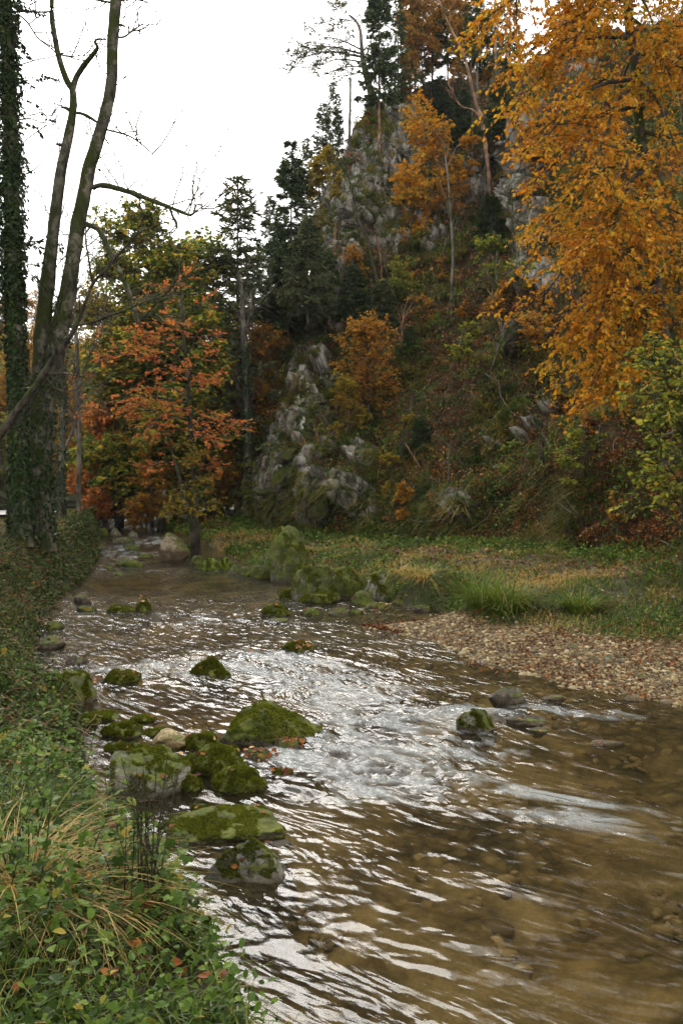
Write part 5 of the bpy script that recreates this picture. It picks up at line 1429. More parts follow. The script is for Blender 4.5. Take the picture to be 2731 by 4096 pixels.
G1 = 'trees of the wood behind the bend'
wood(('low', 1), 700, 930, 46, 'broad yellowish green tree right behind the tall green leaved one', 'green_tree', M_green, wide=1.3)
wood(('low', 0), 590, 1060, 45, 'green tree with rusty tips between the tall green one and the forked trunk', 'green_tree', M_green, wide=1.2)
wood(('low', 1), 480, 1180, 46, 'yellow tinted tree left behind the red beech', 'golden_tree', M_yellow, wide=1.1)
wood(('low', 0), 420, 1450, 44, 'orange tree low behind the left sprays of the red beech', 'rusty_tree', M_red, wide=1.2)
wood(('low', 1), 830, 1180, 47, 'olive green tree behind the right half of the red beech', 'green_tree', M_green, wide=1.1)
wood(('low', 0), 1040, 1330, 46, 'orange brown tree in front of the dark spruces beside the crag', 'rusty_tree', M_rust, wide=.9)
wood(('low', 1), 950, 1560, 45.5, 'yellow brown tree under the larch', 'golden_tree', M_rust, wide=1.1)
wood(('low', 0), 650, 870, 43, 'tall green leaved tree with a dark trunk right behind the red beech', 'green_tree', M_green, wide=1.05, bark=M_bark_dark)
wood(('low', 1), 520, 1010, 49, 'green and yellow tree left of the tall green leaved one', 'green_tree', M_green)
wood(('low', 1), 420, 1290, 52, 'golden brown tree low behind the red beech on its left side', 'golden_tree', M_rust)
wood(('low', 0), 770, 1240, 50, 'rusty tree between the green tree and the dark larch', 'rusty_tree', M_rust)
wood(('low', 1), 1070, 1180, 49, 'rust coloured tree against the left edge of the crag', 'rusty_tree', M_rust, wide=.8)
wood(('low', 0), 880, 1400, 47, 'yellowish green tree in the shade beside the ivy clad larch', 'green_tree', M_green, wide=.8)
wood(('low', 0), 350, 1520, 55, 'orange brown tree beyond the slim grey bare tree', 'rusty_tree', M_rust, wide=.9)
wood(('low', 1), 470, 1640, 45, 'low golden tree over the far riffle', 'golden_tree', M_yellow, wide=1.2)
wood(('low', 0), 600, 1740, 41, 'low rusty bush tree leaning over the far riffle', 'rusty_tree', M_rust, wide=1.3)
wood(('low', 1), 760, 1700, 44, 'olive tree in the shade behind the yellow shrub', 'green_tree', M_green, wide=1.2)
wood(('low', 0), 910, 1790, 46, 'dark green low tree by the path round the crag', 'green_tree', M_green, wide=1.2)
wood(('thin', 2), 235, 1250, 60, 'thin grey brown tree far up the valley behind the forked trunk', 'thin_tree', M_rust)
wood(('thin', 2), 130, 1330, 66, 'thin pale tree far up the valley left of the forked trunk', 'thin_tree', M_rust)
wood(('thin', 2), 400, 1080, 62, 'thin bare topped tree against the sky left of the green trees', 'thin_tree', M_green)
wood(('thin', 2), 60, 1260, 58, 'thin tree seen beside the ivy clad trunk at the left edge', 'thin_tree', M_rust)
wood(('spruce', 0), 105, 1480, 72, 'dark spruce far up the valley between the trunks', 'spruce', M_spruce_grey, 'spruce')
wood(('spruce', 0), 215, 1560, 64, 'dark spruce behind the ivy wrapped slim tree', 'spruce', M_spruce_grey, 'spruce')
wood(('low', 1), 170, 1700, 60, 'brown bush tree above the guard rail', 'rusty_tree', M_rust, wide=1.2)
wood(('low', 0), 30, 1650, 52, 'dim olive tree above the road at the left edge', 'green_tree', M_green, wide=1.3)
for k in range(46):
    Yk = 66 + 84 * rng.uniform(0, 1) ** 1.2; pxk = rng.uniform(-25, 300); xk = (pxk - CX) / F * Yk
    zk = 2.2 + .02 * (Yk - 50) + .35 * np.clip(-27 - xk, 0, 22) + .0020 * max(0, Yk - 60) ** 2
    kind = ('spruce', 0) if rng.uniform() < .28 else (('low', 1) if rng.uniform() < .6 else ('thin', 2))
    plant(kind, (xk, Yk, zk - .4), rng.uniform(9, 15), 'hazy tree of the dense autumn wood closing the far end of the valley', 'tree', 'trees of the far wood', 'far_tree',
          [M_rust, M_green, M_rust, M_yellow][int(rng.integers(0, 4))] if kind[0] != 'spruce' else M_spruce_grey, None, rng.uniform(0, 6.28), 1.15)
# spruces against the sky, from the larch on the left up to the summit
wood(('spruce', 2), 950, 690, 47, 'tall sparse greyish larch against the sky, left of the spruces on the spur', 'larch', M_spruce_grey, 'larch', wide=1.15)
wood(('spruce', 2), 1010, 1010, 51, 'grey green spruce filling the gap right behind the larch', 'spruce', M_spruce_grey, 'spruce', wide=1.1)
wood(('spruce', 0), 840, 1050, 56, 'dark spruce behind and left of the larch', 'spruce', M_spruce_grey, 'spruce')
G2 = 'spruces along the left edge of the hill'
wood(('spruce', 1), 1165, 555, 55, 'spruce with bare lower trunk and flat top standing free against the sky', 'spruce', M_spruce, 'spruce', ybase=1420, group=G2, wide=1.1)
wood(('spruce', 2), 1290, 400, 61, 'spruce left of the broken snag on the skyline', 'spruce', M_spruce_grey, 'spruce', ybase=1050, group=G2, wide=.95)
wood(('spruce', 0), 1352, 365, 63, 'narrow spruce directly beside the broken snag', 'spruce', M_spruce, 'spruce', ybase=800, group=G2, wide=.8)
wood(('spruce', 0), 1420, 560, 66, 'small spruce low on the skyline right of the broken snag', 'spruce', M_spruce_grey, 'spruce', ybase=750, group=G2, wide=.8)
wood(('spruce', 0), 1110, 860, 58, 'spruce low on the left below the flat topped one', 'spruce', M_spruce, 'spruce', ybase=1500, group=G2, wide=.9)
wood(('spruce', 2), 1080, 770, 60, 'feathery grey green conifer between the larch and the flat topped spruce', 'spruce', M_spruce_grey, 'spruce', ybase=1400, group=G2, wide=.8)
wood(('spruce', 2), 1225, 540, 64, 'feathery conifer right behind the flat topped spruce', 'spruce', M_spruce_grey, 'spruce', ybase=1150, group=G2, wide=.8)
wood(('spruce', 2), 1330, 320, 67, 'tallest feathery conifer behind the broken snag', 'spruce', M_spruce_grey, 'spruce', ybase=800, group=G2, wide=.75)
wood(('spruce', 3), 1230, 860, 44.5, 'young dark spruce, tallest of those clinging to the left edge of the crag', 'spruce', M_spruce_grey, 'spruce', ybase=1240, group=G2, wide=1.2)
wood(('spruce', 3), 1150, 960, 47, 'young dark spruce hanging out over the left edge of the crag', 'spruce', M_spruce, 'spruce', ybase=1300, group=G2, wide=1.4)

def on_hill(x, y):
    p, nn = hill_at(x / 4.004, y / 4.004); return p
def hill_tree(key, x, ybase, ytop, label, name, leaf=None, cat='tree', wide=1.0, bark=None, group='trees on the hillside', lean=(0, 0)):
    p = on_hill(x, ybase); h = (ybase - ytop) / 4.004 / F * p[1]
    return plant(key, p - np.array([0, 0, .3]), h, label, cat, group, name, leaf, bark, rng.uniform(0, 6.28), wide, lean)
# on the ridge
G3 = 'trees on the ridge'
hill_tree(('spruce', 1), 1518, 640, -120, 'spruce with a long straight bare trunk before the summit crag', 'spruce', M_spruce, 'spruce', .9, M_bark_red, G3)
hill_tree(('spruce', 0), 1590, 420, -60, 'dense dark spruce on the ridge behind the straight trunked one', 'spruce', M_spruce, 'spruce', .8, None, G3)
hill_tree(('spruce', 1), 1790, 420, -150, 'dark spruce on the ridge in the middle of the orange trees', 'spruce', M_spruce, 'spruce', .9, None, G3)
hill_tree(('spruce', 1), 1900, 430, -180, 'tall dark spruce on the ridge next to the orange beech', 'spruce', M_spruce, 'spruce', .9, None, G3)
hill_tree(('spruce', 0), 2040, 330, -250, 'dark spruce on the ridge half hidden by the orange beech', 'spruce', M_spruce, 'spruce', .8, None, G3)
hill_tree(('spruce', 0), 2280, 240, -300, 'dark spruce high behind the orange beech', 'spruce', M_spruce, 'spruce', .8, None, G3)
hill_tree(('tall', 3), 1650, 440, -80, 'rusty beech on the ridge, left of the dark spruces', 'rusty_beech', M_rust, 'tree', .75, M_bark_dark, G3)
hill_tree(('tall', 3), 1720, 420, -150, 'amber beech on the ridge above the dark hollow', 'rusty_beech', M_orange, 'tree', .7, M_bark_dark, G3)
hill_tree(('tall', 3), 1850, 500, -60, 'brown leaved beech on the ridge over the leaning bare trunk', 'rusty_beech', M_rust, 'tree', .7, M_bark_dark, G3)
hill_tree(('low', 0), 1620, 430, 210, 'low dark bush tree on the brow of the summit crag', 'rusty_tree', M_rust, 'tree', 1.0, M_bark_dark, G3)
hill_tree(('spruce', 3), 1760, 470, 290, 'young spruce in the dark hollow under the ridge', 'spruce', M_spruce, 'spruce', 1.4, None, G3)
hill_tree(('spruce', 3), 1860, 560, 350, 'bushy young spruce in the dark hollow left of the tall bare trunks', 'spruce', M_spruce, 'spruce', 1.5, None, G3)
hill_tree(('spruce', 3), 2010, 520, 300, 'young spruce in the dark hollow beside the pale cliff', 'spruce', M_spruce, 'spruce', 1.5, None, G3)
hill_tree(('low', 1), 1690, 330, 60, 'amber bush tree crowning the ridge between the spruces', 'rusty_tree', M_orange, 'tree', .9, M_bark_dark, G3)
hill_tree(('low', 0), 1960, 360, 40, 'brown green bush tree on the ridge left of the orange beech', 'rusty_tree', M_rust, 'tree', 1.0, M_bark_dark, G3)
hill_tree(('spruce', 2), 1660, 380, -60, 'airy spruce on the ridge behind the rusty beech', 'spruce', M_spruce_grey, 'spruce', .9, None, G3)
# the leaning pine on the summit
bp = on_hill(1500, 435); Yp = bp[1]
pt, rt_ = photo_path([(1500, 450, 30), (1480, 360, 28), (1462, 290, 26), (1452, 245, 22), (1446, 190, 16), (1440, 120, 13), (1420, 80, 10), (1395, 60, 8)], Yp, 26)
pt[0, 2] -= .3
tg = [(1440, -10, Yp, .9), (1340, 20, Yp, .95), (1290, 90, Yp, .9), (1240, 150, Yp, .62), (1180, 210, Yp, .58), (1160, 245, Yp - 1, .55), (1250, 270, Yp - 1, .5), (1280, 310, Yp - 1, .45), (1330, 340, Yp, .4), (1520, 60, Yp + 1, .85), (1390, 150, Yp, .7), (1360, 230, Yp - 1, .55), (1530, 230, Yp, .6)]
deciduous('leaning_pine', 'forked pine leaning over the summit with thin feathery crown against the white sky', 'pine', None, pt[0], pt, rt_, targets(tg, None), M_spruce_grey, M_bark_far, n_limb=0, n_sub=100, sub_L=(1.0, 2.2),
          n_twig=700, twig_L=(.4, 1.0), per=9, size=.26, seed=5, flat=.8, curve=.05, tmpl=(NEEDLE[0] * np.array([1.3, 1, 1]), NEEDLE[1]), limb_r=.4, droop=-.3, twig_r=.012)
def hill_pole(label, pts, seed=0, bark=M_bark_far, nsub=14, ntw=40, name='bare_tree', forks=(), cat='tree', subL=(.8, 2.2), group='bare trunks on the hillside'):
    p = on_hill(pts[0][0], pts[0][1])
    return bare_tree(label, pts, p[1] - .1, forks, seed, bark=bark, nsub=nsub, name=name, cat=cat, ntw=ntw, subL=subL, group=group)
hill_pole('broken bare snag standing pale against the sky on the spur', [(1396, 640, 13), (1397, 560, 13), (1399, 450, 11), (1401, 360, 9), (1401, 312, 8)], 1, nsub=4, ntw=4, name='snag', subL=(.3, .9))
hill_pole('pale trunk with reddish bark leaning left beside the dark hollow', [(1966, 800, 17), (1955, 700, 17), (1938, 560, 17), (1925, 470, 16), (1905, 420, 13), (1880, 320, 12), (1850, 210, 10), (1790, 90, 8), (1740, -40, 5)], 2, M_bark_red, 20, 60,
          forks=[[(1930, 480, 8), (1890, 440, 6), (1840, 420, 4), (1790, 330, 3)]])
hill_pole('straight grey trunk right of the reddish leaning one in the dark hollow', [(1988, 668, 16), (1986, 500, 15), (1984, 300, 13), (1980, 100, 10), (1978, -100, 7)], 3, M_bark_far, 10, 20)
hill_pole('thin dark trunk left of the reddish leaning one in the dark hollow', [(1892, 680, 11), (1890, 560, 10), (1888, 420, 8), (1882, 250, 5)], 4, M_bark_dark, 10, 20)
hill_pole('dark bent sapling crossing the pale limestone band', [(1520, 1180, 16), (1492, 1060, 14), (1470, 960, 13), (1425, 860, 12), (1408, 760, 10), (1385, 690, 7), (1350, 640, 4)], 6, M_bark_dark, 30, 90, forks=[[(1440, 900, 8), (1390, 890, 6), (1330, 840, 5), (1290, 790, 3)], [(1405, 760, 6), (1440, 720, 5), (1480, 690, 3)]])
hill_pole('slim pale trunk at mid slope with a leaning top', [(1803, 1262, 12), (1806, 1150, 11), (1810, 1000, 10), (1800, 850, 8), (1790, 700, 6), (1770, 560, 4)], 7, M_bark_far, 18, 50)
hill_pole('thin grey trunk at the foot of the tall pale cliff', [(2058, 1190, 9), (2054, 1050, 8), (2050, 900, 7), (2046, 780, 4)], 8, M_bark_dark, 14, 40)
hill_pole('dead dry stick leaning on the lower left slope', [(1690, 1890, 9), (1660, 1840, 7), (1630, 1790, 4)], 9, M_bark_red, 4, 4, 'dead_stick', subL=(.3, .6))

# ---- leafy saplings and bushes on the slope
def bush(x, ybase, wpx, hpx, leafm, label, name='bush', cat='bush', seed=0, dens=1.0, size=.12, lay=.5, group='bushes and saplings on the hillside', pos=None, tm=LEAF2, stems=5, bark=M_bark_dark, per=8, droop=.25):
    p = on_hill(x, ybase) if pos is None else pos; Y = p[1]
    W = wpx / 4.004 / F * Y; H = hpx / 4.004 / F * Y; rg_ = np.random.default_rng(int(x) + seed)
    tr = smooth_path([p - [0, 0, .25], p + [rg_.normal() * .1, 0, H * .5], p + [rg_.normal() * .1 * W, 0, H]], 12)
    n = int(np.clip(W * H * 60 * dens, 60, 900))
    return deciduous(name, label, cat, group, p, tr, np.linspace(.035 + .008 * H, .01, 12), None, leafm, bark, n_limb=max(7, int(n / 22)), limb_t=(.08, .95), limb_L=(W * .35, W * .62), n_sub=max(14, n // 5), sub_L=(W * .15, W * .35), n_twig=n, twig_L=(W * .1, W * .22),
                     per=per, size=size, seed=int(x), flat=lay, limb_up=.35, curve=-.08, limb_shrink=.45, limb_r=.5, twig_r=.005, droop=droop, rnd=(.5, .25))
bush(1480, 1720, 300, 400, M_rust, 'rusty orange bush in the middle of the lower slope', dens=1.1, size=.15)
bush(1390, 1750, 170, 260, M_yellow, 'golden bush on the left flank of the rusty orange one', size=.14)
bush(1720, 900, 260, 480, M_orange, 'orange birch sapling before the dark hollow, its leaves glowing', 'sapling', dens=.7, size=.2, lay=.35)
bush(1640, 1020, 200, 330, M_orange, 'orange sapling overlapping the right end of the limestone band', 'sapling', dens=.6, size=.19)
bush(1850, 830, 130, 260, M_orange, 'small orange sapling left of the reddish leaning trunk', 'sapling', dens=.5, size=.19)
bush(1250, 800, 120, 220, M_yellow, 'pale yellow sapling among the spruces on the left edge', 'sapling', dens=.6, size=.2)
bush(1330, 830, 110, 230, M_yellow, 'yellow leaved sapling above the limestone band', 'sapling', dens=.5, size=.2)
bush(1560, 2010, 130, 200, M_yellow, 'bright yellow sapling low on the slope above the path', 'sapling', dens=.8, size=.13)
bush(1630, 2110, 160, 140, M_rust, 'brown maple seedling with large leaves at the foot of the slope', 'sapling', dens=.8, size=.17)
bush(2000, 1290, 150, 160, M_rust, 'faded rusty bush under the tall pale cliff', size=.15)
bush(1950, 1180, 200, 200, M_green, 'green bush at mid slope below the dark hollow', size=.16)
bush(2160, 1420, 260, 150, M_rust, 'dark red brown bush beneath the fallen log', size=.13)
bush(2350, 1960, 260, 220, M_hazel, 'low hazel bush on the leafy slope left of the big hazel', dens=.7, size=.12, lay=.35)
bush(2470, 2120, 120, 170, M_rust, 'small orange brown sapling at the foot of the slope on the right', 'sapling', size=.10)
bush(2050, 1890, 110, 110, M_green, 'small dark green bush right of the cream stone', size=.12)
bush(1830, 1480, 140, 130, M_hazel, 'pale green bush at mid slope', size=.13)
bush(1900, 1400, 120, 110, M_hazel, 'lime green tuft bush below the slim pale trunk', size=.13)
bush(1700, 1330, 170, 120, M_rust, 'dry brown bush with dead twigs at mid slope', dens=.5, size=.12)
bush(1290, 1880, 120, 160, M_green, 'green ivy bush hanging on the lower crag', size=.10)
bush(985, 2060, 140, 170, M_green, 'green bush at the foot of the overhanging crag', size=.11)
bush(1400, 1150, 160, 120, M_rust, 'rust tinted bush under the limestone band', size=.15, dens=.6)
bush(1600, 1250, 220, 160, M_green, 'broad green bush right of the young spruces', size=.14, dens=.7)
def gpos(x, y):
    px, py = x / 4.004, y / 4.004; Y = 14.0
    for _ in range(80):
        z = ground_z((px - CX) / F * Y, Y); Y = .7 * Y + .3 * F * (CZ - z) / max(py - HY, 4)
    return np.array([(px - CX) / F * Y, Y, z])
bh = gpos(2790, 2250)
bh = np.array([5.9, 14.2, 1.3])
bush(2790, 2200, 640, 880, M_hazel, 'tall hazel with pale green and yellow leaves at the right edge', 'hazel', dens=.75, size=.115, lay=.3, pos=bh, per=8, tm=LEAF6, droop=.35)
# low bushes and thin stems scattered over the slope
rb = np.random.default_rng(404)
for k in range(34):
    px_ = rb.uniform(300, 600); py_ = rb.uniform(250, 530)
    mt = [M_bankivy, M_rust, M_herb, M_yellow, M_green, M_litter][int(rb.integers(0, 6))]
    bush(px_ * 4.004, py_ * 4.004, rb.uniform(70, 150), rb.uniform(60, 130), mt, 'low mixed bush growing among leaf litter on the slope', group='low bushes scattered over the slope', dens=rb.uniform(.4, .9), size=rb.uniform(.10, .15), seed=k)
for k in range(22):
    px_ = rb.uniform(300, 590); py_ = rb.uniform(220, 520); L_ = rb.uniform(18, 60); ln_ = rb.normal(0, .18)
    hill_pole('thin bare stem standing among the brush on the slope', [(px_ * 4.004, py_ * 4.004, 7), ((px_ + L_ * ln_ * .5 + rb.normal() * 1.5) * 4.004, (py_ - L_ * .5) * 4.004, 5), ((px_ + L_ * ln_) * 4.004, (py_ - L_) * 4.004, 3)], 100 + k, [M_bark_far, M_bark_dark, M_bark_red][k % 3], 8, 14, 'bare_sapling', subL=(.4, 1.2), group='thin bare stems on the slope')
# young spruces on the slope
for (x, yb, yt, w, lb, m) in [(1505, 1690, 1600, 1.7, 'small green spruce low on the slope, left one of the pair above the dead stick', M_spruce), (1680, 1790, 1640, 1.9, 'wide young spruce above the dead stick', M_spruce),
        (2042, 1640, 1505, 2.2, 'round dark bush shaped spruce in the middle of the right slope', M_spruce), (1700, 2010, 1890, 2.0, 'drooping spruce sapling low on the slope by the dark hollowed crag', M_spruce_grey),
        (1420, 1270, 1050, 1.8, 'young spruce spreading over the slope under the limestone band', M_spruce), (1530, 1330, 1100, 1.6, 'bright green young spruce in front of the bent sapling', M_spruce_grey),
        (1300, 1330, 980, 1.2, 'dark young spruce on the left shoulder of the crag', M_spruce), (1960, 990, 760, 1.5, 'young spruce beside the foot of the reddish trunk', M_spruce),
        (1640, 1420, 1290, 1.6, 'small spruce among the brush at mid slope', M_spruce)]:
    hill_tree(('spruce', 3), x, yb, yt, lb, 'young_spruce', m, 'spruce', w, None, 'young spruces on the slope')
# ivy clad trunk behind the red beech
bare_tree('old trunk wrapped in bright ivy behind the red beech', [(985, 2080, 34), (990, 1850, 34), (985, 1600, 30), (975, 1400, 26), (970, 1250, 20), (960, 1100, 12)], 44.0, [[(982, 1500, 14), (950, 1440, 12), (910, 1420, 8), (880, 1400, 5)], [(975, 1350, 12), (1000, 1260, 9), (1005, 1180, 5)]], 11, ivy=5200, ivyr=(.05, .72), name='ivy_tree', group='trees of the wood behind the bend')
# fallen log with its root plate
p0, p1 = on_hill(2075, 1340), on_hill(2300, 1338)
p0 = Pw(2075 / 4.004, 1332 / 4.004, p0[1] - 1.6); p1 = Pw(2330 / 4.004, 1336 / 4.004, p0[1] + 1.2)
log = empty('fallen_log', p0, 'fallen grey log lying level on the slope with its dark root plate at the left', 'log')
mb = MB(); pth = smooth_path([p0 - p0, (p1 - p0) * .5 + [0, 0, .05], p1 - p0], 20); bark_tube(mb, pth, np.linspace(.24, .17, 20), 5, 10, .08); mb.build('trunk', M_bark_far, log, True)
V, Fc = rock_shape(np.random.default_rng(8), 4, 'block'); V = V * np.array([.35, .55, .6]); V += unit(V) * (ridged(V * 3, 4) * .2)[:, None]
MB().add(V + np.array([-.25, 0, -.15]), Fc).build('root_plate', M_bark_dark, log, False)

# ------------------------------------------------------------------ undergrowth, litter and grass on the hill
rng = np.random.default_rng(99)
HF = HILL; 
def hill_samples(n, keep=None):
    i = rng.uniform(0, HA - 1.001, n) * .86; j = rng.uniform(0, HT - 1.001, n)
    a, b = i.astype(int), j.astype(int); u, v = (i - a)[:, None], (j - b)[:, None]
    P = HF[a, b] * (1 - u) * (1 - v) + HF[a + 1, b] * u * (1 - v) + HF[a, b + 1] * (1 - u) * v + HF[a + 1, b + 1] * u * v
    return P, HN[a, b], rk[a, b], j / HT
P, N_, R_, T_ = hill_samples(190000)
k = (rng.uniform(0, 1, len(P)) > R_ * .85) & (fbm(P * .45, 3) + rng.normal(0, .35, len(P)) > -.12) & (P[:, 1] < 62)
P, N_ = P[k], N_[k]
mb = MB(); n = len(P)
leaves(mb, LEAF2, P + N_ * .03, unit(randunit(rng, n) - N_ * .3), N_ + rng.normal(size=(n, 3)) * .5, rng.uniform(.07, .15, n) * np.clip(P[:, 1] / 34, .7, 1.4), np.clip(rng.normal(.42, .26, n) + .25 * fbm(P * .2, 2), 0, 1))
tag(mb.build('leaf_litter', M_litter), kind='stuff')
P, N_, R_, T_ = hill_samples(130000)
dn = fbm(P * .33 + 20, 4) + .25 * (T_ < .10) - .04
k = (dn + rng.normal(0, .15, len(P)) > .18) & (rng.uniform(0, 1, len(P)) > R_ * .9) & (P[:, 1] < 64)
P, N_ = P[k], N_[k]; n = len(P)
mb = MB(); up = np.array([0, 0, 1.0])
off = rng.uniform(.02, .45, n)[:, None]
leaves(mb, LEAF2, P + (N_ * .4 + up * .6) * off, unit(randunit(rng, n) + up * .3 + N_ * .4), up + rng.normal(size=(n, 3)) * .6, rng.uniform(.08, .19, n) * np.clip(P[:, 1] / 34, .7, 1.4), np.clip(rng.normal(.45, .27, n), 0, 1))
tag(mb.build('undergrowth', M_herb), kind='stuff')
P, N_, R_, T_ = hill_samples(9000)
left = sstep(480, 330, P[:, 0] / P[:, 1] * F + CX)
k = (fbm(P * .4 + 50, 3) + left * .35 + rng.normal(0, .15, len(P)) > .26) & (P[:, 1] < 62)
P, N_ = P[k], N_[k]; nt = len(P); bl = 22
pp = np.repeat(P, bl, 0) + rng.normal(size=(nt * bl, 3)) * .10; nn = np.repeat(N_, bl, 0)
mb = MB(); d = unit(nn * .7 + np.array([0, 0, .55]) + rng.normal(size=pp.shape) * .35)
blades(mb, pp, d, rng.uniform(.35, .85, len(pp)), rng.uniform(.008, .016, len(pp)) * np.clip(pp[:, 1] / 30, .8, 1.8), rng.uniform(.5, 1.25, len(pp)), np.clip(rng.normal(.5, .2, len(pp)) + np.repeat(rng.normal(.12, .18, nt), bl), 0, 1), 5)
tag(mb.build('hanging_grass', M_grass), kind='stuff')
P, N_, R_, T_ = hill_samples(700); P = P[P[:, 1] < 60]; n = len(P)
tn = unit(randunit(rng, n) + np.array([.5, 0, .35])); ln = rng.uniform(.6, 2.4, n)
s = np.linspace(0, 1, 6)[None, :, None]
C = P[:, None] + HN[0, 0] * 0 + tn[:, None] * ln[:, None, None] * s + np.array([0, 0, .1]) + rng.normal(size=(n, 6, 3)) * .06 * ln[:, None, None] * s
mb = MB(); tubes(mb, C, taper(n, 6, rng.uniform(.014, .04, n), .008), 4)
tag(mb.build('dead_twigs', M_bark_far), kind='stuff')

# brambles, ferns and seedlings in knee high clumps
for nm, mt, n0, seed_, rr0 in (('green_brambles', M_bankivy, 1300, 201, .1), ('rusty_brambles', M_litter, 1000, 202, .08), ('fern_tufts', M_herb, 420, 203, .1)):
    r3 = np.random.default_rng(seed_); rng_keep = rng; rng = r3
    P, N_, R_, T_ = hill_samples(n0 * 2); rng = rng_keep
    k = (fbm(P * .25 + seed_, 3) > -.05) & (R_ < .6) & (P[:, 1] < 62); P, N_ = P[k][:n0], N_[k][:n0]; n1 = len(P); per_ = 46
    c = np.repeat(P, per_, 0); rad = np.repeat(r3.uniform(.18, .55, n1) * np.clip(P[:, 1] / 34, .6, 1.4), per_)
    o_ = randunit(r3, len(c)); o_[:, 2] = np.abs(o_[:, 2]); q = c + o_ * (rad * r3.uniform(.3, 1, len(c)) ** .5)[:, None] * np.array([1.2, 1.2, .9])
    mb = MB(); leaves(mb, LEAF2, q, unit(o_ + randunit(r3, len(c)) * .7), np.array([0, 0, 1.0]) + r3.normal(size=(len(c), 3)) * .6, r3.uniform(.07, .15, len(c)) * np.clip(c[:, 1] / 34, .7, 1.4), np.clip(r3.normal(.5, .2, len(c)) + np.repeat(r3.normal(0, .15, n1), per_), 0, 1))
    tag(mb.build(nm, mt), kind='stuff')

# ------------------------------------------------------------------ meadow, right bank edge
def right_samples(n, ylo=9.5, yhi=46, pw=1.0):
    y = ylo * (yhi / ylo) ** rng.uniform(0, 1, n); u = rng.uniform(0, 1, n); x = xr(y) + (xb(y) + .4 - xr(y)) * u
    ok = x < 12; x, y = x[ok], y[ok]; z = z_right(x, y)
    return np.stack([x, y, z], -1)
P = right_samples(90000)
g_ = gravel_of(P[:, 0], P[:, 1]); pa = path_of(P[:, 0], P[:, 1]); dn = fbm(P * np.array([.8, .8, 0]) + 7, 4)
k = (rng.uniform(0, 1, len(P)) > g_ * 1.02) & (rng.uniform(0, 1, len(P)) > pa * .8) & (dn + rng.normal(0, .22, len(P)) > -.5)
Q = P[k]; n = len(Q)
mb = MB(); d = unit(np.array([0, 0, 1.0]) + rng.normal(size=(n, 3)) * .45)
dry = np.clip(.05 + fbm(Q * np.array([.35, .35, 0]) + 31, 3) * 1.0, -.3, .45)
blades(mb, Q, d, rng.uniform(.08, .26, n) * (1 + .6 * sstep(20, 40, Q[:, 1])), rng.uniform(.004, .008, n) * np.clip(Q[:, 1] / 14, .9, 2.4), rng.uniform(.3, 1.0, n), np.clip(rng.normal(.52, .2, n) + dry, 0, 1), 4)
tag(mb.build('meadow_grass', M_grass), kind='stuff')
P = right_samples(60000)
g_ = gravel_of(P[:, 0], P[:, 1]); dn = fbm(P * np.array([.7, .7, 0]) + 77, 4); hb2 = sstep(3.0, .3, xb(P[:, 1]) - P[:, 0]); eb = sstep(1.9, .2, P[:, 0] - xr(P[:, 1])) * (P[:, 1] > 15.8)
k = (dn + hb2 * .4 + eb * .42 + rng.normal(0, .12, len(P)) > .32) & (rng.uniform(0, 1, len(P)) > g_ * 1.05)
Q = P[k]; n = len(Q)
mb = MB(); leaves(mb, LEAF2, Q + np.array([0, 0, 1.0]) * rng.uniform(.02, .28, n)[:, None], unit(randunit(rng, n) + np.array([0, -.2, .25])), np.array([0, 0, 1.0]) + rng.normal(size=(n, 3)) * .5, rng.uniform(.04, .095, n) * np.clip(Q[:, 1] / 16, .9, 2), np.clip(rng.normal(.5, .25, n), 0, 1))
tag(mb.build('meadow_herbs', M_herb), kind='stuff')
P = right_samples(42000)
g_ = gravel_of(P[:, 0], P[:, 1]); pa = path_of(P[:, 0], P[:, 1]); dn = fbm(P * np.array([.9, .9, 0]) + 17, 4)
k = (dn + pa * .9 + rng.normal(0, .2, len(P)) > .10) & (rng.uniform(0, 1, len(P)) > g_ * .6)
Q = P[k]; n = len(Q)
mb = MB(); leaves(mb, LEAF2, Q + np.array([0, 0, .025]), randunit(rng, n) * np.array([1, 1, .3]), np.array([0, 0, 1.0]) + rng.normal(size=(n, 3)) * .4, rng.uniform(.04, .085, n) * np.clip(Q[:, 1] / 16, .9, 2), np.clip(rng.normal(.5, .27, n), 0, 1))
# leaves washed up along the edge of the gravel bar
yy = rng.uniform(14.6, 16.6, 700); xx = xr(yy) + np.abs(rng.normal(0, .10, 700)); ok = xx < 4
Q = np.stack([xx, yy, z_right(xx, yy) + .02], -1)[ok]; n = len(Q)
leaves(mb, LEAF2, Q, randunit(rng, n) * np.array([1, 1, .5]), np.array([0, 0, 1.0]) + rng.normal(size=(n, 3)) * .5, rng.uniform(.05, .09, n), np.clip(rng.normal(.3, .2, n), 0, 1))
Q = right_samples(30000, 9.8, 17.5); gq = gravel_of(Q[:, 0], Q[:, 1]); Q = Q[(gq > .3) & (fbm(Q * np.array([.8, .8, 0]) + 5, 3) + rng.normal(0, .3, len(Q)) > .22)]; n = len(Q)
leaves(mb, LEAF2, Q + np.array([0, 0, .02]), randunit(rng, n) * np.array([1, 1, .4]), np.array([0, 0, 1.0]) + rng.normal(size=(n, 3)) * .5, rng.uniform(.03, .07, n), np.clip(rng.normal(.36, .2, n), 0, 1))
tag(mb.build('meadow_litter', M_litter), kind='stuff')

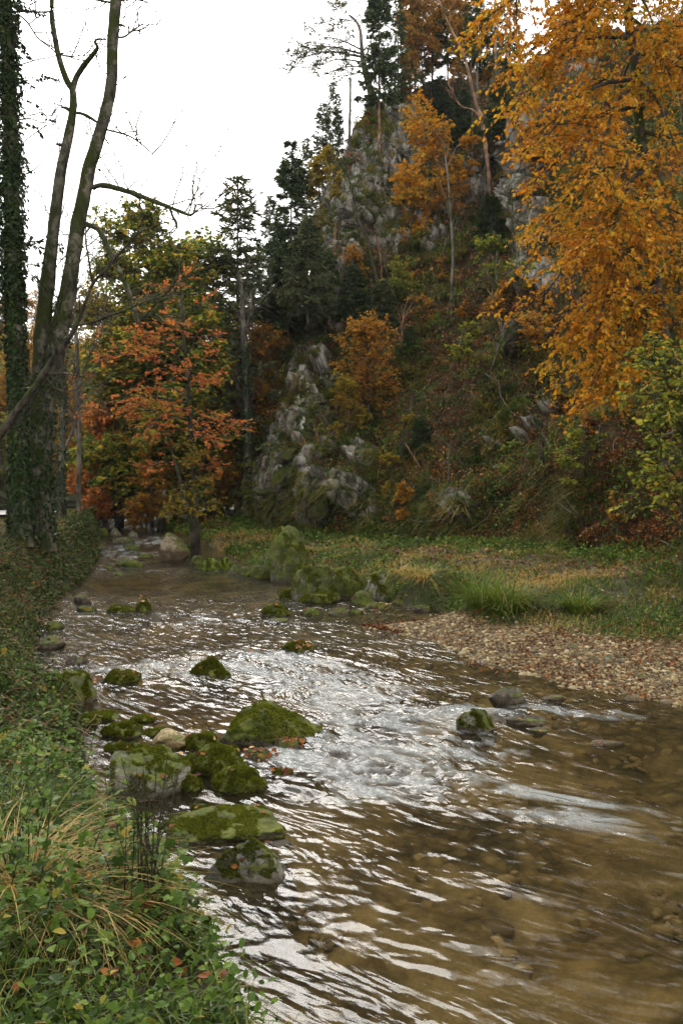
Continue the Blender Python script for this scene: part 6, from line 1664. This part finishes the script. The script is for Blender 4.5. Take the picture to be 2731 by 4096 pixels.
# sedge clumps at the bank edge, dry grass tussocks: each a thing
def tussock(p, n, L, w, leafm, label, group, name='grass_tussock', seed=0, bend=(.5, 1.3), spread=.5, base_r=.10, mean=.5, sd=.2, cat='grass tussock', K=6):
    r2 = np.random.default_rng(seed + 5)
    root = empty(name, p, label, cat, group)
    a = r2.uniform(0, 6.28, n); rr = np.sqrt(r2.uniform(0, 1, n)) * base_r
    pp = np.stack([np.cos(a) * rr, np.sin(a) * rr, np.zeros(n) - .02], -1)
    d = unit(np.stack([np.cos(a) * spread, np.sin(a) * spread, np.ones(n)], -1) + r2.normal(size=(n, 3)) * .22)
    m = MB(); blades(m, pp, d, L * r2.uniform(.5, 1.1, n), w * r2.uniform(.6, 1.2, n), r2.uniform(bend[0], bend[1], n), np.clip(r2.normal(mean, sd, n), 0, 1), K)
    m.build('blades', leafm, root)
    return root
GS = 'sedge clumps at the edge of the right bank'
for i, (x, y, L, lb) in enumerate([(1870, 2420, .62, 'tall fresh green sedge clump, leftmost at the bank edge behind the gravel bar'), (1935, 2435, .66, 'tallest sedge clump in the middle of the bank edge behind the gravel bar'), (2010, 2450, .6, 'broad sedge clump whose blades hang over the back of the gravel bar'),
        (2060, 2440, .5, 'shorter sedge clump at the right end of the sedge row'), (2320, 2445, .4, 'single small sedge clump in the grass above the gravel bar')]):
    tussock(gpos(x, y), 240, L * 1.75, .012, M_grass, lb, GS, 'sedge_clump', i, base_r=.26, mean=.56, sd=.12, cat='sedge', bend=(.25, 1.0), spread=.38)
for i, (x, y, lb) in enumerate([(1640, 2370, 'rusty dry grass tussock right of the grey wedge boulder'), (1700, 2340, 'large rusty dry tussock on the bank above the still inlet'), (1590, 2300, 'reddish dry tussock at the path above the grey wedge boulder'), (1130, 2270, 'green tussock on the bank left of the moss hung block'), (1060, 2290, 'green tussock hanging over the water left of the moss hung block')]):
    tussock(gpos(x, y), 240, .75, .012, M_grass, lb, 'tussocks on the right bank', 'grass_tussock', 20 + i, base_r=.25, mean=.93 if i < 3 else .45, sd=.08)

# ------------------------------------------------------------------ left bank: ground cover near and far
def left_samples(n, ylo, yhi, dmax, pw=1.5):
    y = ylo * (yhi / ylo) ** rng.uniform(0, 1, n); dd = dmax * rng.uniform(0, 1, n) ** pw; x = xl(y) - dd
    ok = (x / y * F + CX > -60); x, y, dd = x[ok], y[ok], dd[ok]
    return np.stack([x, y, z_left(x, y)], -1), dd
up = np.array([0, 0, 1.0])
# creeping herbs
def off_block(P):
    px = P[:, 0] / P[:, 1] * F + CX; py = HY + (CZ - P[:, 2]) / P[:, 1] * F
    return ~((px > 92) & (px < 190) & (py > 722) & (py < 835))
P, dd = left_samples(60000, 2.3, 13, 5.0); P = P[off_block(P)]
dn = fbm(P * np.array([1.6, 1.6, 0]) + 3, 3)
k = dn + rng.normal(0, .25, len(P)) > -.12; P = P[k]; dn = dn[k]; n = len(P)
mb = MB()
pos = P + up * (np.abs(rng.normal(.05, .10, n)))[:, None]; dr = unit(randunit(rng, n) * np.array([1, 1, .5]) + up * .15); nr = up + rng.normal(size=(n, 3)) * .5
sz = rng.uniform(.016, .042, n) * np.clip(P[:, 1] / 5, .9, 1.6); vv = np.clip(rng.normal(.40, .26, n) + dn * .4, 0, 1)
kind = (fbm(P * np.array([1.4, 1.4, 0]) + 91, 3) + rng.normal(0, .12, n)) > .02
leaves(mb, LEAF6, pos[~kind], dr[~kind], nr[~kind], sz[~kind], vv[~kind]); leaves(mb, LEAF3, pos[kind], dr[kind], nr[kind], sz[kind] * 1.7, vv[kind])
tag(mb.build('creeping_herbs', M_herb), kind='stuff')
# grass between them
P, dd = left_samples(42000, 2.3, 14, 5.0)
dn = fbm(P * np.array([1.1, 1.1, 0]) + 23, 3)
k = dn + rng.normal(0, .25, len(P)) > -.05; P = P[k]; dn = dn[k]; n = len(P)
mb = MB(); d = unit(up + rng.normal(size=(n, 3)) * .5)
blades(mb, P, d, rng.uniform(.07, .26, n), rng.uniform(.0016, .0036, n) * np.clip(P[:, 1] / 4.5, 1, 2), rng.uniform(.3, 1.2, n), np.clip(rng.normal(.48, .2, n) + dn * .2, 0, 1), 5)
tag(mb.build('bank_grass', M_grass), kind='stuff')
# ivy, bramble and dead stalks on the bank further off
P, dd = left_samples(90000, 8, 40, 9.0, 1.8); kk_ = ~((P[:, 1] > 21) & (dd > 1.0)); P = P[kk_]
dn = fbm(P * np.array([.7, .7, .7]) + 13, 3)
k = dn + rng.normal(0, .2, len(P)) > -.10; P = P[k]; dn = dn[k]; n = len(P)
mb = MB(); leaves(mb, LEAF2, P + up * np.abs(rng.normal(.06, .12, n))[:, None] + np.array([1, -.4, 0]) * np.abs(rng.normal(0, .05, n))[:, None], unit(randunit(rng, n) + np.array([.5, -.3, -.2])), up + np.array([.6, -.4, 0]) + rng.normal(size=(n, 3)) * .5, rng.uniform(.04, .085, n) * np.clip(P[:, 1] / 14, .8, 1.6), np.clip(rng.normal(.46, .25, n) + dn * .2, 0, 1))
tag(mb.build('bank_ivy', M_bankivy), kind='stuff')
P, dd = left_samples(34000, 11, 46, 7.0, 1.3)
k = (fbm(P * np.array([.6, .6, 0]) + 53, 3) + sstep(20, 32, P[:, 1]) * .5 + rng.normal(0, .2, len(P)) > .10); P = P[k]; n = len(P)
mb = MB(); blades(mb, P, unit(up + np.array([.3, -.1, 0]) + rng.normal(size=(n, 3)) * .45), rng.uniform(.12, .34, n) * np.where(P[:, 1] > 21, .5, 1), rng.uniform(.004, .008, n) * np.clip(P[:, 1] / 14, 1, 2.5), rng.uniform(.4, 1.3, n), np.clip(rng.normal(.52, .2, n), 0, 1), 4)
tag(mb.build('bank_edge_grass', M_grass), kind='stuff')
P, dd = left_samples(24000, 3.2, 34, 6.0, 1.3); n = len(P)
k = fbm(P * np.array([.9, .9, 0]) + 63, 3) + rng.normal(0, .25, n) > .1; P = P[k]; n = len(P)
mb = MB(); leaves(mb, LEAF6, P + up * (.02 + np.abs(rng.normal(0, .05, n)))[:, None], randunit(rng, n) * np.array([1, 1, .4]), up + rng.normal(size=(n, 3)) * .45, rng.uniform(.035, .06, n) * np.clip(P[:, 1] / 9, .8, 2), np.clip(rng.normal(.33, .22, n), 0, 1))
tag(mb.build('bank_litter', M_litter), kind='stuff')
P, dd = left_samples(1500, 6.5, 28, 4.0, 1.3); n = len(P)
s = np.linspace(0, 1, 7)[None, :, None]; dr = unit(up + np.array([.35, -.3, 0]) + rng.normal(size=(n, 3)) * .5); ln = rng.uniform(.2, .9, n)
C = P[:, None] + dr[:, None] * ln[:, None, None] * s - up * (ln * .55)[:, None, None] * s ** 2 + rng.normal(size=(n, 7, 3)) * .03 * s
mb = MB(); tubes(mb, C, taper(n, 7, rng.uniform(.003, .007, n), .002), 3)
tag(mb.build('dry_stalks', M_bark_red), kind='stuff')

P, dd = left_samples(400, 2.6, 5.2, 2.6, 1.0); P = P[:60]; n = len(P)
mb = MB(); leaves(mb, LEAF6, P + up * .09, randunit(rng, n) * np.array([1, 1, .4]), up + rng.normal(size=(n, 3)) * .8, rng.uniform(.032, .06, n), np.clip(rng.normal(.30, .2, n), 0, 1))
tag(mb.build('fallen_beech_leaves', M_litter), kind='stuff')
# ---- nettles and other tall herbs: each plant a thing with stem and leaves
def herb_proto(seed, H, npair, size, top=False):
    r2 = np.random.default_rng(seed); root = empty('nettle', (0, 0, 0), 'x', 'plant')
    st = smooth_path([(0, 0, -.03), (r2.normal() * .02, r2.normal() * .02, H * .5), (r2.normal() * .06, r2.normal() * .06, H)], 10)
    m = MB(); tubes(m, st, np.linspace(.0035, .0015, 10), 5); 
    pos, dr, nr, sz = [], [], [], []
    pet = []
    for k in range(npair):
        t = .15 + .83 * k / (npair - 1); p, _ = at(st[None], np.array([t])); a = k * 1.57 + r2.normal() * .2
        for q in (0, 3.1416):
            d = np.array([math.cos(a + q), math.sin(a + q), .15 + .5 * t ** 3 + r2.normal() * .12]); s_ = size * (1.1 - .55 * abs(t - .55) * 1.4) * r2.uniform(.8, 1.15)
            b = p[0] + unit(d) * s_ * .3; pet.append(np.stack([p[0], (p[0] + b) / 2, b]))
            pos.append(b); dr.append(d + [0, 0, -.35 * (1 - t)]); nr.append([r2.normal() * .2, r2.normal() * .2, 1]); sz.append(s_)
    pet = np.array(pet); tubes(m, pet, np.full((len(pet), 3), .0013), 3)
    m.build('stem', M_herb, root, True)
    m = MB(); leaves(m, LEAF6, np.array(pos), np.array(dr), np.array(nr), np.array(sz), np.clip(r2.normal(.62, .16, len(pos)), 0, 1)); m.build('leaves', M_herb, root)
    return root
protos = [herb_proto(1, .26, 6, .048), herb_proto(2, .18, 5, .042), herb_proto(3, .34, 8, .048), herb_proto(4, .13, 4, .040)]
used = [False] * 4
cnt = 0
P, dd = left_samples(4000, 2.7, 9.5, 3.2, 1.0)
k = fbm(P * np.array([1.0, 1.0, 0]) + 83, 3) + rng.normal(0, .12, len(P)) > .12
P = P[k & off_block(P)][:190]
for p in P:
    i = int(rng.integers(0, 4))
    if used[i]: o = copy_tree(protos[i])
    else: o = protos[i]; used[i] = True
    s = float(rng.uniform(.7, 1.3))
    o.name = 'nettle'; o.location = [float(v) for v in p]; o.scale = (s, s, s); o.rotation_euler = (float(rng.normal(0, .16)), float(rng.normal(0, .16)), float(rng.uniform(0, 6.28)))
    tag(o, 'green nettle like herb with paired toothed leaves growing in the left bank ground cover', 'plant', 'leafy herbs on the left bank')
# ---- arching grass tussocks at the left
GL = 'arching tussocks on the left bank'
def lpos(x, y):
    px, py = x / 4.004, y / 4.004; Y = 5.0
    for _ in range(120):
        z = ground_z((px - CX) / F * Y, Y); Y = .75 * Y + .25 * F * (CZ - z) / (py - HY)
    return np.array([(px - CX) / F * Y, Y, z])
for i, (x, y, L, mn, lb) in enumerate([(10, 3560, .85, 1.0, 'straw coloured tussock at the left edge, tallest of the arching grasses'), (95, 3640, .66, .97, 'half green arching tussock beside the straw coloured one'), (230, 3580, .6, .55, 'green arching tussock with long drooping blades in the middle of the left bank'),
        (330, 3650, .5, .92, 'tawny arching tussock nearest the water on the left bank'), (110, 3290, .45, .42, 'fresh green tussock above the straw coloured one'), (30, 3260, .5, .40, 'fresh green tussock at the left edge, uppermost there'), (470, 3090, .3, .5, 'small grass tuft behind the flat topped grey block'), (600, 3070, .32, .48, 'grass tuft growing on the stones right of the flat topped grey block'), (420, 3240, .35, .45, 'grass tuft hanging below the left end of the flat topped grey block'), (640, 3230, .3, .42, 'grass tuft hanging below the right end of the flat topped grey block')]):
    tussock(lpos(x, y), 300 if L > .4 else 150, L * .85, .0036, M_grass, lb, GL, 'grass_tussock', 40 + i, base_r=.16 if L > .4 else .12, mean=mn, sd=.16, spread=.6, bend=(.6, 1.5), K=8)
# dark dry stems by the water
ds = lpos(590, 3640); root = empty('dry_stems', ds, 'bunch of dark dry upright flower stems standing at the water edge', 'plant')
r2 = np.random.default_rng(3); n = 16
st = np.stack([np.stack([r2.normal(0, .05) + np.linspace(0, r2.normal(0, .05), 8), r2.normal(0, .05) + np.linspace(0, r2.normal(0, .04), 8), np.linspace(-.03, r2.uniform(.3, .66), 8)], -1) for k in range(n)])
mb = MB(); tubes(mb, st, taper(n, 8, .0035, .0015), 4); tb, _, _ = spawn(r2, st, 70, .35, 1, .03, .10, .6, 1, .3, 0, 4, .2, .05); tubes(mb, tb, taper(70, 4, .0018, .001), 3)
pz, tz = at(tb, r2.uniform(.5, 1, 70)); leaves(mb, LEAF2, np.repeat(pz, 3, 0), randunit(r2, 210), randunit(r2, 210), np.full(210, .014), np.full(210, .1)); mb.build('stems', M_bark_dark, root, True)
# fallen leaves lying on stones and caught in the stream
mb = MB(); rr = np.random.default_rng(6)
for (o, V, Fc, Y) in ROCKLIST:
    if Y > 26 or o.get('category') != 'boulder' or o.name.startswith('cobble'): continue
    ce = V[Fc].mean(1); nr = unit(np.cross(V[Fc][:, 1] - V[Fc][:, 0], V[Fc][:, 2] - V[Fc][:, 0]))
    c_ = np.where((nr[:, 2] > .6) & (ce[:, 2] > 0.02))[0]
    if len(c_) == 0: continue
    lots = 26 if ('leaves' in o['label'] or 'leaf' in o['label']) else rr.integers(1, 6)
    q = rr.choice(c_, lots); pp = ce[q] + np.array(o.location) + nr[q] * .012
    leaves(mb, LEAF6, pp, randunit(rr, lots) * np.array([1, 1, .3]), nr[q] + rr.normal(size=(lots, 3)) * .3, rr.uniform(.045, .075, lots) * (1 if Y < 12 else 1.4), np.clip(rr.normal(.5, .2, lots), 0, 1))
for (x, y, n) in [(2010, 2600, 12), (2130, 2610, 10), (1910, 2660, 14), (2100, 2680, 14), (2220, 2690, 10), (2000, 2690, 12), (1500, 2440, 20), (1480, 2420, 12)]:
    Y = water_Y(y / 4.004); c = np.array([(x / 4.004 - CX) / F * Y, Y, zw(Y) + .02]); pp = c + rr.normal(size=(n, 3)) * np.array([.10, .12, .012])
    leaves(mb, LEAF6, pp, randunit(rr, n), randunit(rr, n) + up, rr.uniform(.05, .08, n), np.clip(rr.normal(.4, .2, n), 0, 1))
tag(mb.build('fallen_leaves', M_litter), kind='stuff')

add_haze(0.00015)
